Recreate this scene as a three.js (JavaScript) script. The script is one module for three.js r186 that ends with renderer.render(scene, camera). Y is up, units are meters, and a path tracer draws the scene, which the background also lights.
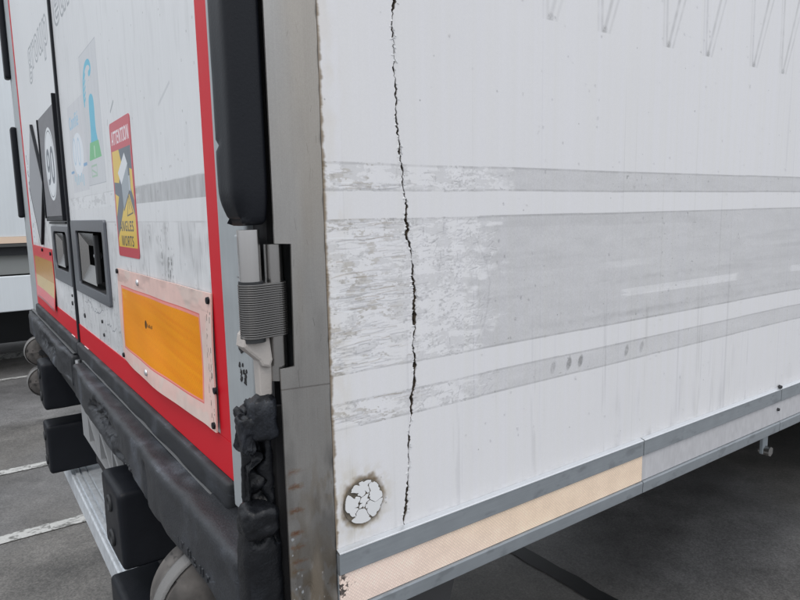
import * as THREE from 'three';
import { RoundedBoxGeometry } from 'three/addons/geometries/RoundedBoxGeometry.js';
import { mergeGeometries, mergeVertices } from 'three/addons/utils/BufferGeometryUtils.js';

// ---------------------------------------------------------------- camera, sky, sun, exposure
const scene = new THREE.Scene();
const camera = new THREE.PerspectiveCamera(50.85, 4 / 3, 0.02, 1200);
camera.rotation.order = 'YXZ';
camera.position.set(-0.2672, 1.5346, 0.5961);
camera.rotation.set(-0.13707, -0.61338, -0.02106);

const renderer = new THREE.WebGLRenderer();
renderer.toneMapping = THREE.LinearToneMapping;
renderer.toneMappingExposure = 1.2;
renderer.shadowMap.enabled = true;

{ // overcast sky: an even grey layer of cloud, a little brighter overhead
  const w = 256, h = 128, d = new Float32Array(w * h * 4);
  for (let j = 0; j < h; j++) for (let i = 0; i < w; i++) {
    const el = ((j + 0.5) / h - 0.5) * Math.PI, s = Math.sin(el);
    const up = Math.max(0, s);
    const a = (i / w) * Math.PI * 2;
    const cl = 1 + 0.05 * Math.sin(a * 3 + s * 7) + 0.04 * Math.sin(a * 7 - s * 11 + 2);
    const L = (0.66 + 0.80 * up) * (s < 0 ? 0.8 : cl);
    const k = (j * w + i) * 4;
    d[k] = L * 0.955; d[k + 1] = L * 0.992; d[k + 2] = L * 1.055; d[k + 3] = 1;
  }
  const t = new THREE.DataTexture(d, w, h, THREE.RGBAFormat, THREE.FloatType);
  t.mapping = THREE.EquirectangularReflectionMapping; t.magFilter = THREE.LinearFilter; t.minFilter = THREE.LinearFilter; t.needsUpdate = true;
  scene.background = t; scene.environment = t;
}
const sun = new THREE.DirectionalLight(0xfff6ea, 0.7);
sun.position.set(-6, 16, 7); sun.castShadow = true; sun.shadow.radius = 40;
sun.shadow.camera.left = -15; sun.shadow.camera.right = 15; sun.shadow.camera.top = 15; sun.shadow.camera.bottom = -15; sun.shadow.camera.far = 60;
sun.shadow.mapSize.set(2048, 2048);
scene.add(sun);

// ---------------------------------------------------------------- noise and helpers
let seed = 1234567;
const rnd = () => { seed = (seed * 1664525 + 1013904223) >>> 0; return seed / 4294967296; };
const rr = (a, b) => a + (b - a) * rnd();
const lerp = (a, b, t) => a + (b - a) * t;
const clamp = (v, a = 0, b = 1) => Math.min(b, Math.max(a, v));
const sst = (a, b, v) => { const t = clamp((v - a) / (b - a)); return t * t * (3 - 2 * t); };
function h2(x, y) { let n = Math.imul(x | 0, 374761393) + Math.imul(y | 0, 668265263); n = Math.imul(n ^ (n >>> 13), 1274126177); return ((n ^ (n >>> 16)) >>> 0) / 4294967296; }
function n2(x, y) {
  const xi = Math.floor(x), yi = Math.floor(y), fx = x - xi, fy = y - yi, u = fx * fx * (3 - 2 * fx), v = fy * fy * (3 - 2 * fy);
  return lerp(lerp(h2(xi, yi), h2(xi + 1, yi), u), lerp(h2(xi, yi + 1), h2(xi + 1, yi + 1), u), v);
}
const fbm = (x, y, o = 4) => { let s = 0, a = 0.5, t = 0; for (let i = 0; i < o; i++) { s += a * n2(x, y); t += a; x = x * 2.03 + 17.1; y = y * 2.03 + 5.3; a *= 0.5; } return s / t; };
const h3 = (x, y, z) => h2(x + Math.imul(z, 7919), y - Math.imul(z, 104729));
function n3(x, y, z) {
  const xi = Math.floor(x), yi = Math.floor(y), zi = Math.floor(z), fx = x - xi, fy = y - yi, fz = z - zi;
  const u = fx * fx * (3 - 2 * fx), v = fy * fy * (3 - 2 * fy), w = fz * fz * (3 - 2 * fz);
  const p = (k) => lerp(lerp(h3(xi, yi, k), h3(xi + 1, yi, k), u), lerp(h3(xi, yi + 1, k), h3(xi + 1, yi + 1, k), u), v);
  return lerp(p(zi), p(zi + 1), w);
}
const fbm3 = (x, y, z, o = 3) => { let s = 0, a = 0.5, t = 0; for (let i = 0; i < o; i++) { s += a * n3(x, y, z); t += a; x = x * 2.1 + 3.7; y = y * 2.1 + 9.2; z = z * 2.1 + 1.3; a *= 0.5; } return s / t; };

// a picture of a surface: fn(u, v) in 0..1 from the lower left returns [r, g, b] in sRGB 0..255
function canvasOf(w, h, fn) {
  const c = document.createElement('canvas'); c.width = w; c.height = h;
  const g = c.getContext('2d'), im = g.createImageData(w, h), d = im.data;
  for (let j = 0; j < h; j++) for (let i = 0; i < w; i++) {
    const p = fn((i + 0.5) / w, 1 - (j + 0.5) / h), k = (j * w + i) * 4;
    d[k] = clamp(p[0], 0, 255); d[k + 1] = clamp(p[1], 0, 255); d[k + 2] = clamp(p[2], 0, 255); d[k + 3] = 255;
  }
  g.putImageData(im, 0, 0);
  return [c, g];
}
function colourTex(c, repeat) {
  const t = new THREE.CanvasTexture(c); t.colorSpace = THREE.SRGBColorSpace; t.magFilter = THREE.LinearFilter; t.anisotropy = 8;
  if (repeat) { t.wrapS = t.wrapT = THREE.RepeatWrapping; t.repeat.set(repeat[0], repeat[1]); }
  return t;
}
function greyTex(c, repeat) { const t = colourTex(c, repeat); t.colorSpace = THREE.NoColorSpace; return t; }
const mat = (o) => new THREE.MeshStandardMaterial({ metalness: 0, roughness: 0.7, ...o });
const phys = (o) => new THREE.MeshPhysicalMaterial({ metalness: 0, roughness: 0.5, ...o });

// uv in metres, by the way each face points
function metreUV(g) {
  if (g.index) g = g.toNonIndexed();
  const p = g.attributes.position, n = g.attributes.normal, uv = new Float32Array(p.count * 2);
  for (let i = 0; i < p.count; i += 3) {
    let ax = 0, ay = 0, az = 0;
    for (let k = 0; k < 3; k++) { ax += Math.abs(n.getX(i + k)); ay += Math.abs(n.getY(i + k)); az += Math.abs(n.getZ(i + k)); }
    for (let k = 0; k < 3; k++) {
      const x = p.getX(i + k), y = p.getY(i + k), z = p.getZ(i + k), q = (i + k) * 2;
      if (ax >= ay && ax >= az) { uv[q] = z; uv[q + 1] = y; } else if (az >= ay) { uv[q] = x; uv[q + 1] = y; } else { uv[q] = x; uv[q + 1] = z; }
    }
  }
  g.setAttribute('uv', new THREE.BufferAttribute(uv, 2));
  return g;
}
// uv running 0..1 over a rectangle given in metres; axis 'x': u follows z (rear face), axis 'z': u follows x (side face)
function rectUV(g, axis, u0, u1, v0, v1) {
  const p = g.attributes.position, uv = new Float32Array(p.count * 2);
  for (let i = 0; i < p.count; i++) {
    const u = axis === 'x' ? p.getZ(i) : p.getX(i);
    uv[i * 2] = (u - u0) / (u1 - u0); uv[i * 2 + 1] = (p.getY(i) - v0) / (v1 - v0);
  }
  g.setAttribute('uv', new THREE.BufferAttribute(uv, 2));
  return g;
}
const box = (x0, x1, y0, y1, z0, z1) => metreUV(new THREE.BoxGeometry(Math.abs(x1 - x0), Math.abs(y1 - y0), Math.abs(z1 - z0)).translate((x0 + x1) / 2, (y0 + y1) / 2, (z0 + z1) / 2));
const rbox = (x0, x1, y0, y1, z0, z1, r = 0.002, s = 2) => metreUV(new RoundedBoxGeometry(Math.abs(x1 - x0), Math.abs(y1 - y0), Math.abs(z1 - z0), s, r).translate((x0 + x1) / 2, (y0 + y1) / 2, (z0 + z1) / 2));
const cyl = (r0, r1, len, axis, x, y, z, seg = 32) => {
  const g = new THREE.CylinderGeometry(r0, r1, len, seg); if (axis === 'z') g.rotateX(Math.PI / 2); if (axis === 'x') g.rotateZ(Math.PI / 2);
  return metreUV(g.translate(x, y, z));
};
const joined = (list) => mergeGeometries(list.map((g) => { const q = g.index ? g.toNonIndexed() : g; for (const k of Object.keys(q.attributes)) if (!['position', 'normal', 'uv'].includes(k)) q.deleteAttribute(k); return q; }));
function extr(points, depth, holes, bevel) { // shape in (u, v), depth along +w
  const s = new THREE.Shape(points.map((p) => new THREE.Vector2(p[0], p[1])));
  for (const h of holes || []) s.holes.push(new THREE.Path(h.map((p) => new THREE.Vector2(p[0], p[1]))));
  return new THREE.ExtrudeGeometry(s, bevel ? { depth, bevelEnabled: true, bevelSize: bevel, bevelThickness: bevel, bevelSegments: 2, curveSegments: 16 } : { depth, bevelEnabled: false, curveSegments: 16 });
}
// turn a shape drawn in (z, y) so that it faces the rear (-x), its front face at x
const toRear = (g, x) => g.rotateY(-Math.PI / 2).translate(x, 0, 0);
// a softly rounded box of many faces whose skin is pushed about by fn(x, y, z, nx, ny, nz) in metres
function lumpy(x0, x1, y0, y1, z0, z1, r, step, fn) {
  const w = x1 - x0, h = y1 - y0, d = z1 - z0, sg = (l) => Math.max(2, Math.round(l / step));
  let g = new THREE.BoxGeometry(w, h, d, sg(w), sg(h), sg(d)); g.deleteAttribute('uv'); g.deleteAttribute('normal');
  g = mergeVertices(g, 1e-5);
  const p = g.attributes.position, v = new THREE.Vector3(), c = new THREE.Vector3(), o = new THREE.Vector3((x0 + x1) / 2, (y0 + y1) / 2, (z0 + z1) / 2);
  for (let i = 0; i < p.count; i++) {
    v.fromBufferAttribute(p, i);
    c.set(clamp(v.x, -w / 2 + r, w / 2 - r), clamp(v.y, -h / 2 + r, h / 2 - r), clamp(v.z, -d / 2 + r, d / 2 - r));
    v.sub(c); const l = v.length() || 1; v.divideScalar(l);
    const x = c.x + v.x * r + o.x, y = c.y + v.y * r + o.y, z = c.z + v.z * r + o.z, k = fn ? fn(x, y, z, v.x, v.y, v.z) : 0;
    p.setXYZ(i, x + v.x * k, y + v.y * k, z + v.z * k);
  }
  g.computeVertexNormals();
  return metreUV(g);
}

function add(parent, name, geometry, material, label) {
  const m = new THREE.Mesh(geometry, material); m.name = name; m.castShadow = true; m.receiveShadow = true;
  if (label) m.userData.label = label;
  parent.add(m); return m;
}
const addEach = (parent, name, list, material) => list.map((g) => add(parent, name, g, material));
function group(parent, name, x = 0, y = 0, z = 0) { const g = new THREE.Group(); g.name = name; g.position.set(x, y, z); parent.add(g); return g; }
const tag = (o, label, category, grp) => { o.userData.label = label; o.userData.category = category; if (grp) o.userData.group = grp; return o; };
const structure = (o) => { o.userData.kind = 'structure'; return o; };

// ---------------------------------------------------------------- surface textures
// white glass-fibre side skin: x 0.056..1.40, y 1.14..2.0 in detail
const BAND = [[1.560, 1.589], [1.358, 1.528], [1.295, 1.325]];
function sideColour(x, y) {
  let r = 224, g = 224, b = 226;
  const co = fbm(x * 2.2, y * 2.2, 3) - 0.5, st = n2(x * 420, y * 7) - 0.5, st2 = n2(x * 130 + 40, y * 3) - 0.5, fi = n2(x * 900, y * 900) - 0.5;
  let k = 1 + co * 0.035 + st * 0.006 + st2 * 0.007 + fi * 0.016;
  // thin rain streaks running down
  const sk = n2(x * 210 + 9, y * 1.3 + 3); if (sk > 0.83) k -= (sk - 0.83) * 0.42 * sst(0.35, 0.7, n2(x * 60, y * 6));
  const yb = y + (n2(x * 9, 3) - 0.5) * 0.0012;
  let inB = -1, edge = 1;
  for (let i = 0; i < 3; i++) { const e = Math.min(yb - BAND[i][0], BAND[i][1] - yb); if (e > -0.001) { inB = i; edge = e; } }
  if (inB >= 0) {
    const lim = 0.275 + (fbm(y * 45, 7.7, 3) - 0.5) * 0.10 + (inB === 1 ? (1.46 - y) * 0.10 : inB === 0 ? 0.03 : 0);
    const glue = sst(lim - 0.02, lim + 0.03, x + (fbm(x * 60, y * 160, 3) - 0.5) * 0.11);
    // old adhesive: even grey with pin-prick dirt and drawn lines
    let q = 0.905 + (fbm(x * 26, y * 90, 3) - 0.5) * 0.05 + (n2(x * 700, y * 700) - 0.5) * 0.045;
    if (inB === 1) {
      q -= 0.028 * sst(0.58, 0.75, fbm(x * 3 + 3, y * 70, 3));
      const s1 = sst(0, 0.002, yb - 1.3965 + (x - 0.75) * 0.004) * sst(0, 0.002, 1.4115 - yb) * sst(0.575, 0.585, x + (n2(y * 900, 1) - 0.5) * 0.02) * sst(0.93, 0.915, x);
      const s2 = sst(0, 0.002, yb - 1.3965) * sst(0, 0.002, 1.4115 - yb) * sst(1.13, 1.15, x);
      const s3 = sst(0, 0.004, yb - 1.443) * sst(0, 0.004, 1.458 - yb) * sst(0.50, 0.56, x) * sst(0.68, 0.6, x) * 0.5;
      q += 0.07 * Math.max(s1, s2, s3) * (0.75 + 0.5 * n2(x * 10, y * 800));
      const d1 = sst(0.008, 0.0, Math.abs(yb - 1.425)) * sst(0.42, 0.55, x) * sst(1.3, 0.9, x); q -= 0.045 * d1 * n2(x * 90, y * 300);
      const d2 = sst(0.008, 0.0, Math.abs(yb - 1.372)) * sst(0.32, 0.45, x); q -= 0.05 * d2 * n2(x * 110, y * 260);
    }
    if (inB === 2) q += 0.02;
    const dirt = n2(x * 240, y * 240), dm = n2(x * 8, y * 14); if (dirt > 0.93 && dm > 0.5) q -= (dirt - 0.93) * 3.2;
    // scraped end near the post: brushed white paint and torn residue
    const wx = x + (fbm(x * 30, y * 30, 2) - 0.5) * 0.02, wy = y + (fbm(x * 26 + 7, y * 26, 2) - 0.5) * 0.012;
    const stroke = fbm(wx * 42, wy * 460, 3), blot = fbm(wx * 46 + 5, wy * 84, 5), fine = fbm(x * 330, y * 560, 3), grain = sst(0.14, 0.24, x) * 0.10;
    const rest = sst(0.515, 0.545, stroke * 0.24 + blot * 0.54 + fine * (0.22 + grain) + 0.02 - grain * 0.5);
    const p0 = 1.01 - 0.062 * rest - 0.05 * sst(0.58, 0.72, stroke) * sst(0.45, 0.6, n2(x * 30, y * 55)) * (1 - rest);
    const p = p0 - 0.09 * sst(0.60, 0.76, fine) * rest * sst(0.35, 0.6, n2(x * 50, y * 50)) - 0.07 * sst(0.5, 0.0, Math.abs(rest - 0.5)) * n2(x * 300, y * 300);
    k *= lerp(p, q, glue);
    const brown = (1 - glue) * rest * sst(0.17, 0.11, x) * sst(0.50, 0.62, fbm(x * 60 + 80, y * 150, 4)); r -= brown * 5; g -= brown * 8; b -= brown * 14; k -= brown * 0.05;
    // dark cut edge of the stripe
    const ej = sst(0.0022, 0.0003, Math.abs(edge - 0.0004)) * (0.5 + 0.9 * n2(x * 60, y * 20 + inB * 7)); k -= 0.075 * ej;
    if (inB === 1) { // curved scrape marks left by the scraper
      for (const [cx, cy, rad, a] of [[0.17, 1.435, 0.112, 0.05], [0.165, 1.43, 0.100, 0.03]]) {
        const dd = Math.abs(Math.hypot((x - cx) * 0.9, y - cy) - rad + (n2(x * 90, y * 90) - 0.5) * 0.004); if (x > cx + 0.05) k -= a * sst(0.0022, 0, dd) * sst(1.52, 1.49, y);
      }
    }
    if (inB === 2) for (const [cx, a] of [[0.418, 0.10], [0.452, 0.22], [0.478, 0.24], [0.59, 0.16], [0.63, 0.10]]) {
      const dx = (x - cx - (y - 1.31) * 0.25) / 0.0065, dy = (y - 1.311) / 0.011; k -= a * sst(1, 0.2, dx * dx + dy * dy) * (0.5 + 0.8 * n2(x * 500, y * 500));
    }
  }
  // ghost of old lettering: narrow outlines running up from one line
  for (const tx of [0.405, 0.518, 0.677, 0.791, 0.945, 1.057, 1.2, 1.31]) {
    const dy = y - 1.786; if (dy < -0.004 || dy > 0.25) continue;
    const e1 = Math.abs(x - tx + 0.006 + dy * 0.02), e2 = Math.abs(x - tx - dy * 0.36), e3 = Math.abs(x - tx - 0.012 - dy * 0.40), e0 = Math.abs(x - tx + 0.014 + dy * 0.03);
    const wob = 0.6 + 0.8 * n2(x * 20, y * 90);
    k -= (sst(0.0052, 0.0004, e1) * 0.075 + sst(0.0042, 0.0004, e0) * 0.04 + sst(0.0060, 0.0004, e2) * 0.10 + sst(0.0046, 0.0004, e3) * 0.06) * wob * (tx < 0.45 ? 0.5 : 1);
    if (dy < 0.008) k -= 0.22 * sst(0.009, 0.002, Math.hypot(x - tx, dy * 1.1)) * n2(x * 900, y * 900);
  }
  // pin-pricks of dirt
  const s0 = h2(Math.floor(x * 330), Math.floor(y * 330)); if (s0 > 0.9994) { const ux = x * 330 % 1 - 0.5, uy = y * 330 % 1 - 0.5; k -= (0.08 + 0.2 * h2(Math.floor(y * 330), 5)) * sst(0.45, 0.15, Math.hypot(ux, uy)); }
  // brown grime packed along the corner post
  const gr = sst(0.0042, 0.0004, x - 0.0565 + (fbm(y * 160, 2.2, 3) - 0.5) * 0.005); r -= gr * 84; g -= gr * 96; b -= gr * 112;
  const gr2 = sst(0.028, 0.0, x - 0.056 - fbm(y * 22, 9, 2) * 0.02) * sst(0.3, 0.75, fbm(x * 90, y * 40, 3)); r -= gr2 * 4; g -= gr2 * 6; b -= gr2 * 10;
  // brown ring of grime about the round plug
  const pd = Math.hypot(x - 0.0935, (y - 1.204) * 0.98) + (fbm(x * 90, y * 90, 3) - 0.5) * 0.012;
  const ring = sst(0.0335, 0.0255, pd) * (0.55 + 0.6 * n2(x * 150, y * 150)), halo = sst(0.052, 0.026, pd) * sst(0.3, 0.7, fbm(x * 120, y * 120, 3)); r -= ring * 92 + halo * 14; g -= ring * 104 + halo * 18; b -= ring * 120 + halo * 27;
  // grime above the bottom rail
  const gb = sst(0.012, 0, y - 1.153 - fbm(x * 40, 4, 3) * 0.006) * (0.3 + 0.9 * n2(x * 160, y * 300)); k -= 0.05 * gb;
  const gl = sst(0.58, 0.8, fbm(x * 26, y * 9 + 3, 3)) * sst(1.3, 1.16, y + n2(x * 70, 1) * 0.1) * n2(x * 300, y * 15); k -= gl * 0.14; const rs = sst(0.70, 0.92, n2(x * 95 + 31, y * 2.2)) * sst(1.42, 1.22, y + (n2(x * 33, 6) - 0.5) * 0.2) * sst(0.4, 0.7, n2(x * 320, y * 20)); k -= rs * 0.06;
  return [r * k, g * k, b * k * (1 + st2 * 0.01)];
}
const SX0 = 0.056, SX1 = 1.40, SY0 = 1.14, SY1 = 2.0;
const sideTex = (() => {
  const [c, g] = canvasOf(2048, 1310, (u, v) => sideColour(lerp(SX0, SX1, u), lerp(SY0, SY1, v)));
  const S = 2048 / (SX1 - SX0), X = (x) => (x - SX0) * S, Y = (y) => 1310 - (y - SY0) * S;
  g.lineCap = 'round';
  for (const [y0, y1] of BAND) {
    g.save(); g.beginPath(); g.rect(X(0.06), Y(y1 - 0.0004), 0.30 * S, (y1 - y0 - 0.0008) * S); g.clip();
    const n = Math.round((y1 - y0) * 9000);
    for (let i = 0; i < n; i++) { // scraper scratches: long and level left of the crack, short and crossing right of it
      const x = rr(0.056, 0.30), left = x < 0.165, clump = n2(x * 14, (y0 + y1) * 31), y = rr(y0, y1), dens = fbm(x * 12 + 3, y * 95, 3);
      if (dens < 0.46) continue;
      const l = left ? rr(0.006, 0.045) * (0.5 + clump) : rr(0.002, 0.014), a = left ? rr(-0.06, 0.10) : rr(-0.3, 0.7) + (rnd() < 0.3 ? 1.1 : 0), bend = rr(-0.1, 0.1) * l;
      const q = rnd(); g.strokeStyle = q < 0.36 ? `rgba(236,237,240,${rr(0.25, 0.8)})` : left && q > 0.8 ? `rgba(128,114,98,${rr(0.12, 0.4)})` : `rgba(142,142,146,${rr(0.10, 0.42)})`; g.lineWidth = rr(0.4, 1.7);
      g.beginPath(); g.moveTo(X(x), Y(y)); g.quadraticCurveTo(X(x + Math.cos(a) * l / 2), Y(y + Math.sin(a) * l / 2 + bend), X(x + Math.cos(a) * l), Y(y + Math.sin(a) * l)); g.stroke();
    }
    g.restore();
  }
  return colourTex(c);
})();
const sideFarTex = colourTex(canvasOf(2048, 512, (u, v) => sideColour(lerp(1.40, 13.6, u), lerp(1.14, 3.95, v)))[0]);
const sideTopTex = colourTex(canvasOf(512, 512, (u, v) => sideColour(lerp(SX0, SX1, u), lerp(2.0, 3.95, v)))[0]);

// rear door skins: u follows z
function doorColour(z, y, right) {
  let r = 220, g = 222, b = 224;
  const fi = n2(z * 700, y * 700) - 0.5, co = fbm(z * 2.6 + 30, y * 2.6, 3) - 0.5, st = n2(z * 260, y * 5) - 0.5;
  let k = 1 + co * 0.04 + st * 0.02 + fi * 0.012;
  if (y > 1.56 && y < 1.589 && right) {
    const gl = sst(-0.62, -0.52, z + (n2(y * 200, 2) - 0.5) * 0.1);
    k *= lerp(1.02 - 0.10 * sst(0.55, 0.7, fbm(z * 40, y * 120, 3)), 0.835 + (fbm(z * 90, y * 40, 4) - 0.5) * 0.14 - 0.10 * sst(0.6, 0.8, n2(z * 500, y * 40)) * n2(z * 60, y * 60), gl);
  } else if (y < 1.528) {
    k *= 1.0 - 0.05 * sst(0.45, 0.7, fbm(z * 14, y * 22, 3));
    // black scuffs: short upright dashes in clumps
    const clump = sst(0.55, 0.72, fbm(z * 16 + 8, y * 9 + 2, 3)), dash = n2(z * 520, y * 60);
    k -= clump * sst(0.62, 0.85, dash) * 0.48 * sst(0.3, 0.7, n2(z * 90, y * 260));
    const c2 = sst(0.52, 0.8, fbm(z * 120 + 3, y * 30, 4)); k -= c2 * 0.10; const ln = sst(0.86, 0.97, n2(z * 340 + 7, y * 10)); k -= ln * 0.16 * n2(z * 30, y * 40);
  }
  if (Math.abs(y - 1.5285) < 0.0012 || (right && (Math.abs(y - 1.5895) < 0.001))) k -= 0.13 * n2(z * 30, 2);
  if (right) { const s = fbm(z * 60, y * 14 + 70, 4); k -= 0.025 * sst(0.5, 0.75, s); }
  const s0 = h2(Math.floor(z * 300 + 9000), Math.floor(y * 300)); if (s0 > 0.998) k -= 0.25 * n2(z * 900, y * 900);
  return [r * k, g * k, b * k];
}
function outlineText(g, text, px, x, y, squash = 1) {
  g.save(); g.translate(x, y); g.scale(squash, 1); g.font = `bold ${px}px sans-serif`; g.lineJoin = 'round'; g.textBaseline = 'alphabetic';
  g.strokeStyle = 'rgba(112,116,124,0.6)'; g.lineWidth = px * 0.05; g.strokeText(text, 0, 0); g.restore();
}
// right door: z -1.33..-0.20, y 1.19..2.20
const RD = { z0: -1.33, z1: -0.20, y0: 1.19, y1: 2.20 };
const rightDoorTex = (() => {
  const W = 1536, H = Math.round(W * (RD.y1 - RD.y0) / (RD.z1 - RD.z0)), S = W / (RD.z1 - RD.z0);
  const [c, g] = canvasOf(W, H, (u, v) => doorColour(lerp(RD.z0, RD.z1, u), lerp(RD.y0, RD.y1, v), true));
  const X = (z) => (z - RD.z0) * S, Y = (y) => (RD.y1 - y) * S;
  outlineText(g, 'eurs', 0.135 * S, X(-1.30), Y(2.022), 1.25);
  // big clear label with the cyan figure
  g.fillStyle = 'rgba(150,156,166,0.20)'; g.fillRect(X(-1.0), Y(1.890), 0.19 * S, 0.28 * S);
  g.strokeStyle = 'rgba(130,136,146,0.45)'; g.lineWidth = 2; g.strokeRect(X(-1.0), Y(1.890), 0.19 * S, 0.28 * S);
  g.fillStyle = 'rgb(92,186,214)'; // upright figure with a swept-over strand
  g.beginPath(); g.moveTo(X(-0.925), Y(1.785)); g.bezierCurveTo(X(-0.92), Y(1.802), X(-0.875), Y(1.802), X(-0.872), Y(1.775)); g.bezierCurveTo(X(-0.868), Y(1.755), X(-0.880), Y(1.735), X(-0.868), Y(1.71));
  g.lineTo(X(-0.852), Y(1.685)); g.lineTo(X(-0.945), Y(1.69)); g.bezierCurveTo(X(-0.92), Y(1.72), X(-0.935), Y(1.75), X(-0.925), Y(1.785)); g.fill();
  g.lineCap = 'round'; g.strokeStyle = 'rgb(92,186,214)'; g.lineWidth = 0.012 * S;
  g.beginPath(); g.moveTo(X(-0.975), Y(1.785)); g.bezierCurveTo(X(-0.985), Y(1.83), X(-0.95), Y(1.868), X(-0.905), Y(1.862)); g.bezierCurveTo(X(-0.87), Y(1.857), X(-0.875), Y(1.835), X(-0.90), Y(1.838)); g.stroke();
  for (let i = 0; i < 5; i++) { g.lineWidth = 0.006 * S; g.beginPath(); g.moveTo(X(-0.972 + i * 0.004), Y(1.79 + i * 0.012)); g.lineTo(X(-0.958 + i * 0.004), Y(1.796 + i * 0.012)); g.stroke(); }
  g.fillStyle = 'rgb(112,190,130)'; g.beginPath(); g.moveTo(X(-0.95), Y(1.70)); g.lineTo(X(-0.855), Y(1.698)); g.lineTo(X(-0.835), Y(1.663)); g.lineTo(X(-0.972), Y(1.663)); g.fill();
  g.strokeStyle = 'rgb(214,232,216)'; g.lineWidth = 0.006 * S; g.beginPath(); g.moveTo(X(-0.905), Y(1.668)); g.lineTo(X(-0.905), Y(1.688)); g.stroke();
  g.strokeStyle = 'rgba(140,190,150,0.6)'; g.lineWidth = 0.004 * S; g.strokeRect(X(-0.955), Y(1.650), 0.06 * S, 0.022 * S);
  g.beginPath(); g.moveTo(X(-0.95), Y(1.642)); g.lineTo(X(-0.90), Y(1.632)); g.stroke();
  // smaller blue label
  g.fillStyle = 'rgba(150,156,166,0.16)'; g.fillRect(X(-1.22), Y(1.812), 0.22 * S, 0.21 * S);
  g.fillStyle = 'rgb(150,196,222)'; g.font = `bold ${0.042 * S}px sans-serif`; g.fillText('Confié', X(-1.205), Y(1.755));
  g.fillStyle = 'rgb(226,232,238)'; g.beginPath(); g.ellipse(X(-1.115), Y(1.69), 0.075 * S, 0.05 * S, 0, 0, 7); g.fill();
  g.strokeStyle = 'rgb(186,208,226)'; g.lineWidth = 0.006 * S; g.beginPath(); g.ellipse(X(-1.16), Y(1.70), 0.018 * S, 0.03 * S, 0, 0, 7); g.stroke();
  g.beginPath(); g.ellipse(X(-1.10), Y(1.695), 0.018 * S, 0.03 * S, 0, 0, 7); g.stroke();
  g.fillStyle = 'rgb(120,166,206)'; g.fillRect(X(-1.05), Y(1.664), 0.045 * S, 0.007 * S); g.fillRect(X(-1.235), Y(1.656), 0.045 * S, 0.006 * S);
  g.fillStyle = 'rgb(150,200,220)'; g.font = `bold ${0.036 * S}px sans-serif`; for (let i = 0; i < 6; i++) g.fillRect(X(-1.19 + i * 0.024), Y(1.645 - (i % 2) * 0.005), 0.008 * S, (0.016 + (i % 3) * 0.005) * S);
  // long thin smears
  for (const [z, y, l, t, a] of [[-0.72, 1.735, 0.03, 0.5, 0.5], [-0.755, 1.715, 0.004, 2, 0.25], [-0.39, 1.70, 0.06, 0.35, 0.15]]) {
    g.strokeStyle = `rgba(96,100,108,${a})`; g.lineWidth = 0.005 * S; g.beginPath(); g.moveTo(X(z), Y(y)); g.lineTo(X(z + l), Y(y + l * t)); g.stroke();
  }
  // biro-like scribbles low on the door
  g.strokeStyle = 'rgba(60,66,80,0.7)'; g.lineWidth = 2;
  for (const [z, y] of [[-1.2, 1.325], [-1.12, 1.315], [-0.93, 1.30], [-1.06, 1.32]]) { g.beginPath(); g.moveTo(X(z), Y(y)); for (let i = 1; i < 10; i++) g.lineTo(X(z + i * 0.011), Y(y + (h2(i, Math.floor(z * 100)) - 0.5) * 0.018)); g.stroke(); }
  return colourTex(c);
})();
// left door: z -2.38..-1.345, y 1.19..2.50
const LD = { z0: -2.36, z1: -1.345, y0: 1.19, y1: 2.50 };
const leftDoorTex = (() => {
  const W = 1024, H = Math.round(W * (LD.y1 - LD.y0) / (LD.z1 - LD.z0)), S = W / (LD.z1 - LD.z0);
  const [c, g] = canvasOf(W, H, (u, v) => doorColour(lerp(LD.z0, LD.z1, u), lerp(LD.y0, LD.y1, v), false));
  const X = (z) => (z - LD.z0) * S, Y = (y) => (LD.y1 - y) * S;
  outlineText(g, 'group', 0.135 * S, X(-1.93), Y(2.022), 1.32);
  return colourTex(c);
})();
const plainWhite = mat({ color: new THREE.Color('rgb(220,222,224)'), roughness: 0.42 });

// worn black rubber, one metre square, repeating every 0.6 m
const rubberTex = (() => {
  const N = 1024;
  const per = (u, v, s) => { const a = fbm(u * s, v * s, 4), b = fbm((u - 1) * s, v * s, 4), c = fbm(u * s, (v - 1) * s, 4), d = fbm((u - 1) * s, (v - 1) * s, 4); return lerp(lerp(a, b, u), lerp(c, d, u), v); };
  const [c, g] = canvasOf(N, N, (u, v) => {
    const d = sst(0.46, 0.66, per(u, v, 7)), f = n2(u * 500, v * 500) - 0.5, m = sst(0.5, 0.62, per(u + 0.13, v + 0.4, 34));
    const k = 42 + 26 * d + 12 * m * d + 20 * f * (0.4 + d);
    return [k * 0.94, k * 1.0, k * 1.10];
  });
  for (let i = 0; i < 420; i++) {
    const x = rnd() * N, y = rnd() * N, l = rr(6, 60), a = rr(-0.5, 0.5) + (rnd() < 0.25 ? 1.3 : 0), q = rnd();
    g.strokeStyle = q < 0.6 ? `rgba(120,128,140,${rr(0.06, 0.3)})` : `rgba(12,13,16,${rr(0.15, 0.5)})`; g.lineWidth = rr(0.6, 2.4);
    g.beginPath(); g.moveTo(x, y); g.lineTo(x + Math.cos(a) * l, y + Math.sin(a) * l); g.stroke();
  }
  return c;
})();
const rubberMap = colourTex(rubberTex, [1 / 0.6, 1 / 0.6]);
const bumpNoise = greyTex(canvasOf(512, 512, (u, v) => { const s = 120; const k = 255 * (0.6 * n2(u * s, v * s) + 0.4 * n2(u * 300, v * 300)); return [k, k, k]; })[0], [1 / 0.25, 1 / 0.25]);
const rubber = mat({ map: rubberMap, roughness: 0.52, bumpMap: bumpNoise, bumpScale: 0.0004 });
const blackRubber = phys({ color: new THREE.Color(0.009, 0.0105, 0.0145), roughness: 0.45, specularIntensity: 0.45, bumpMap: bumpNoise, bumpScale: 0.00012 });
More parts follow.
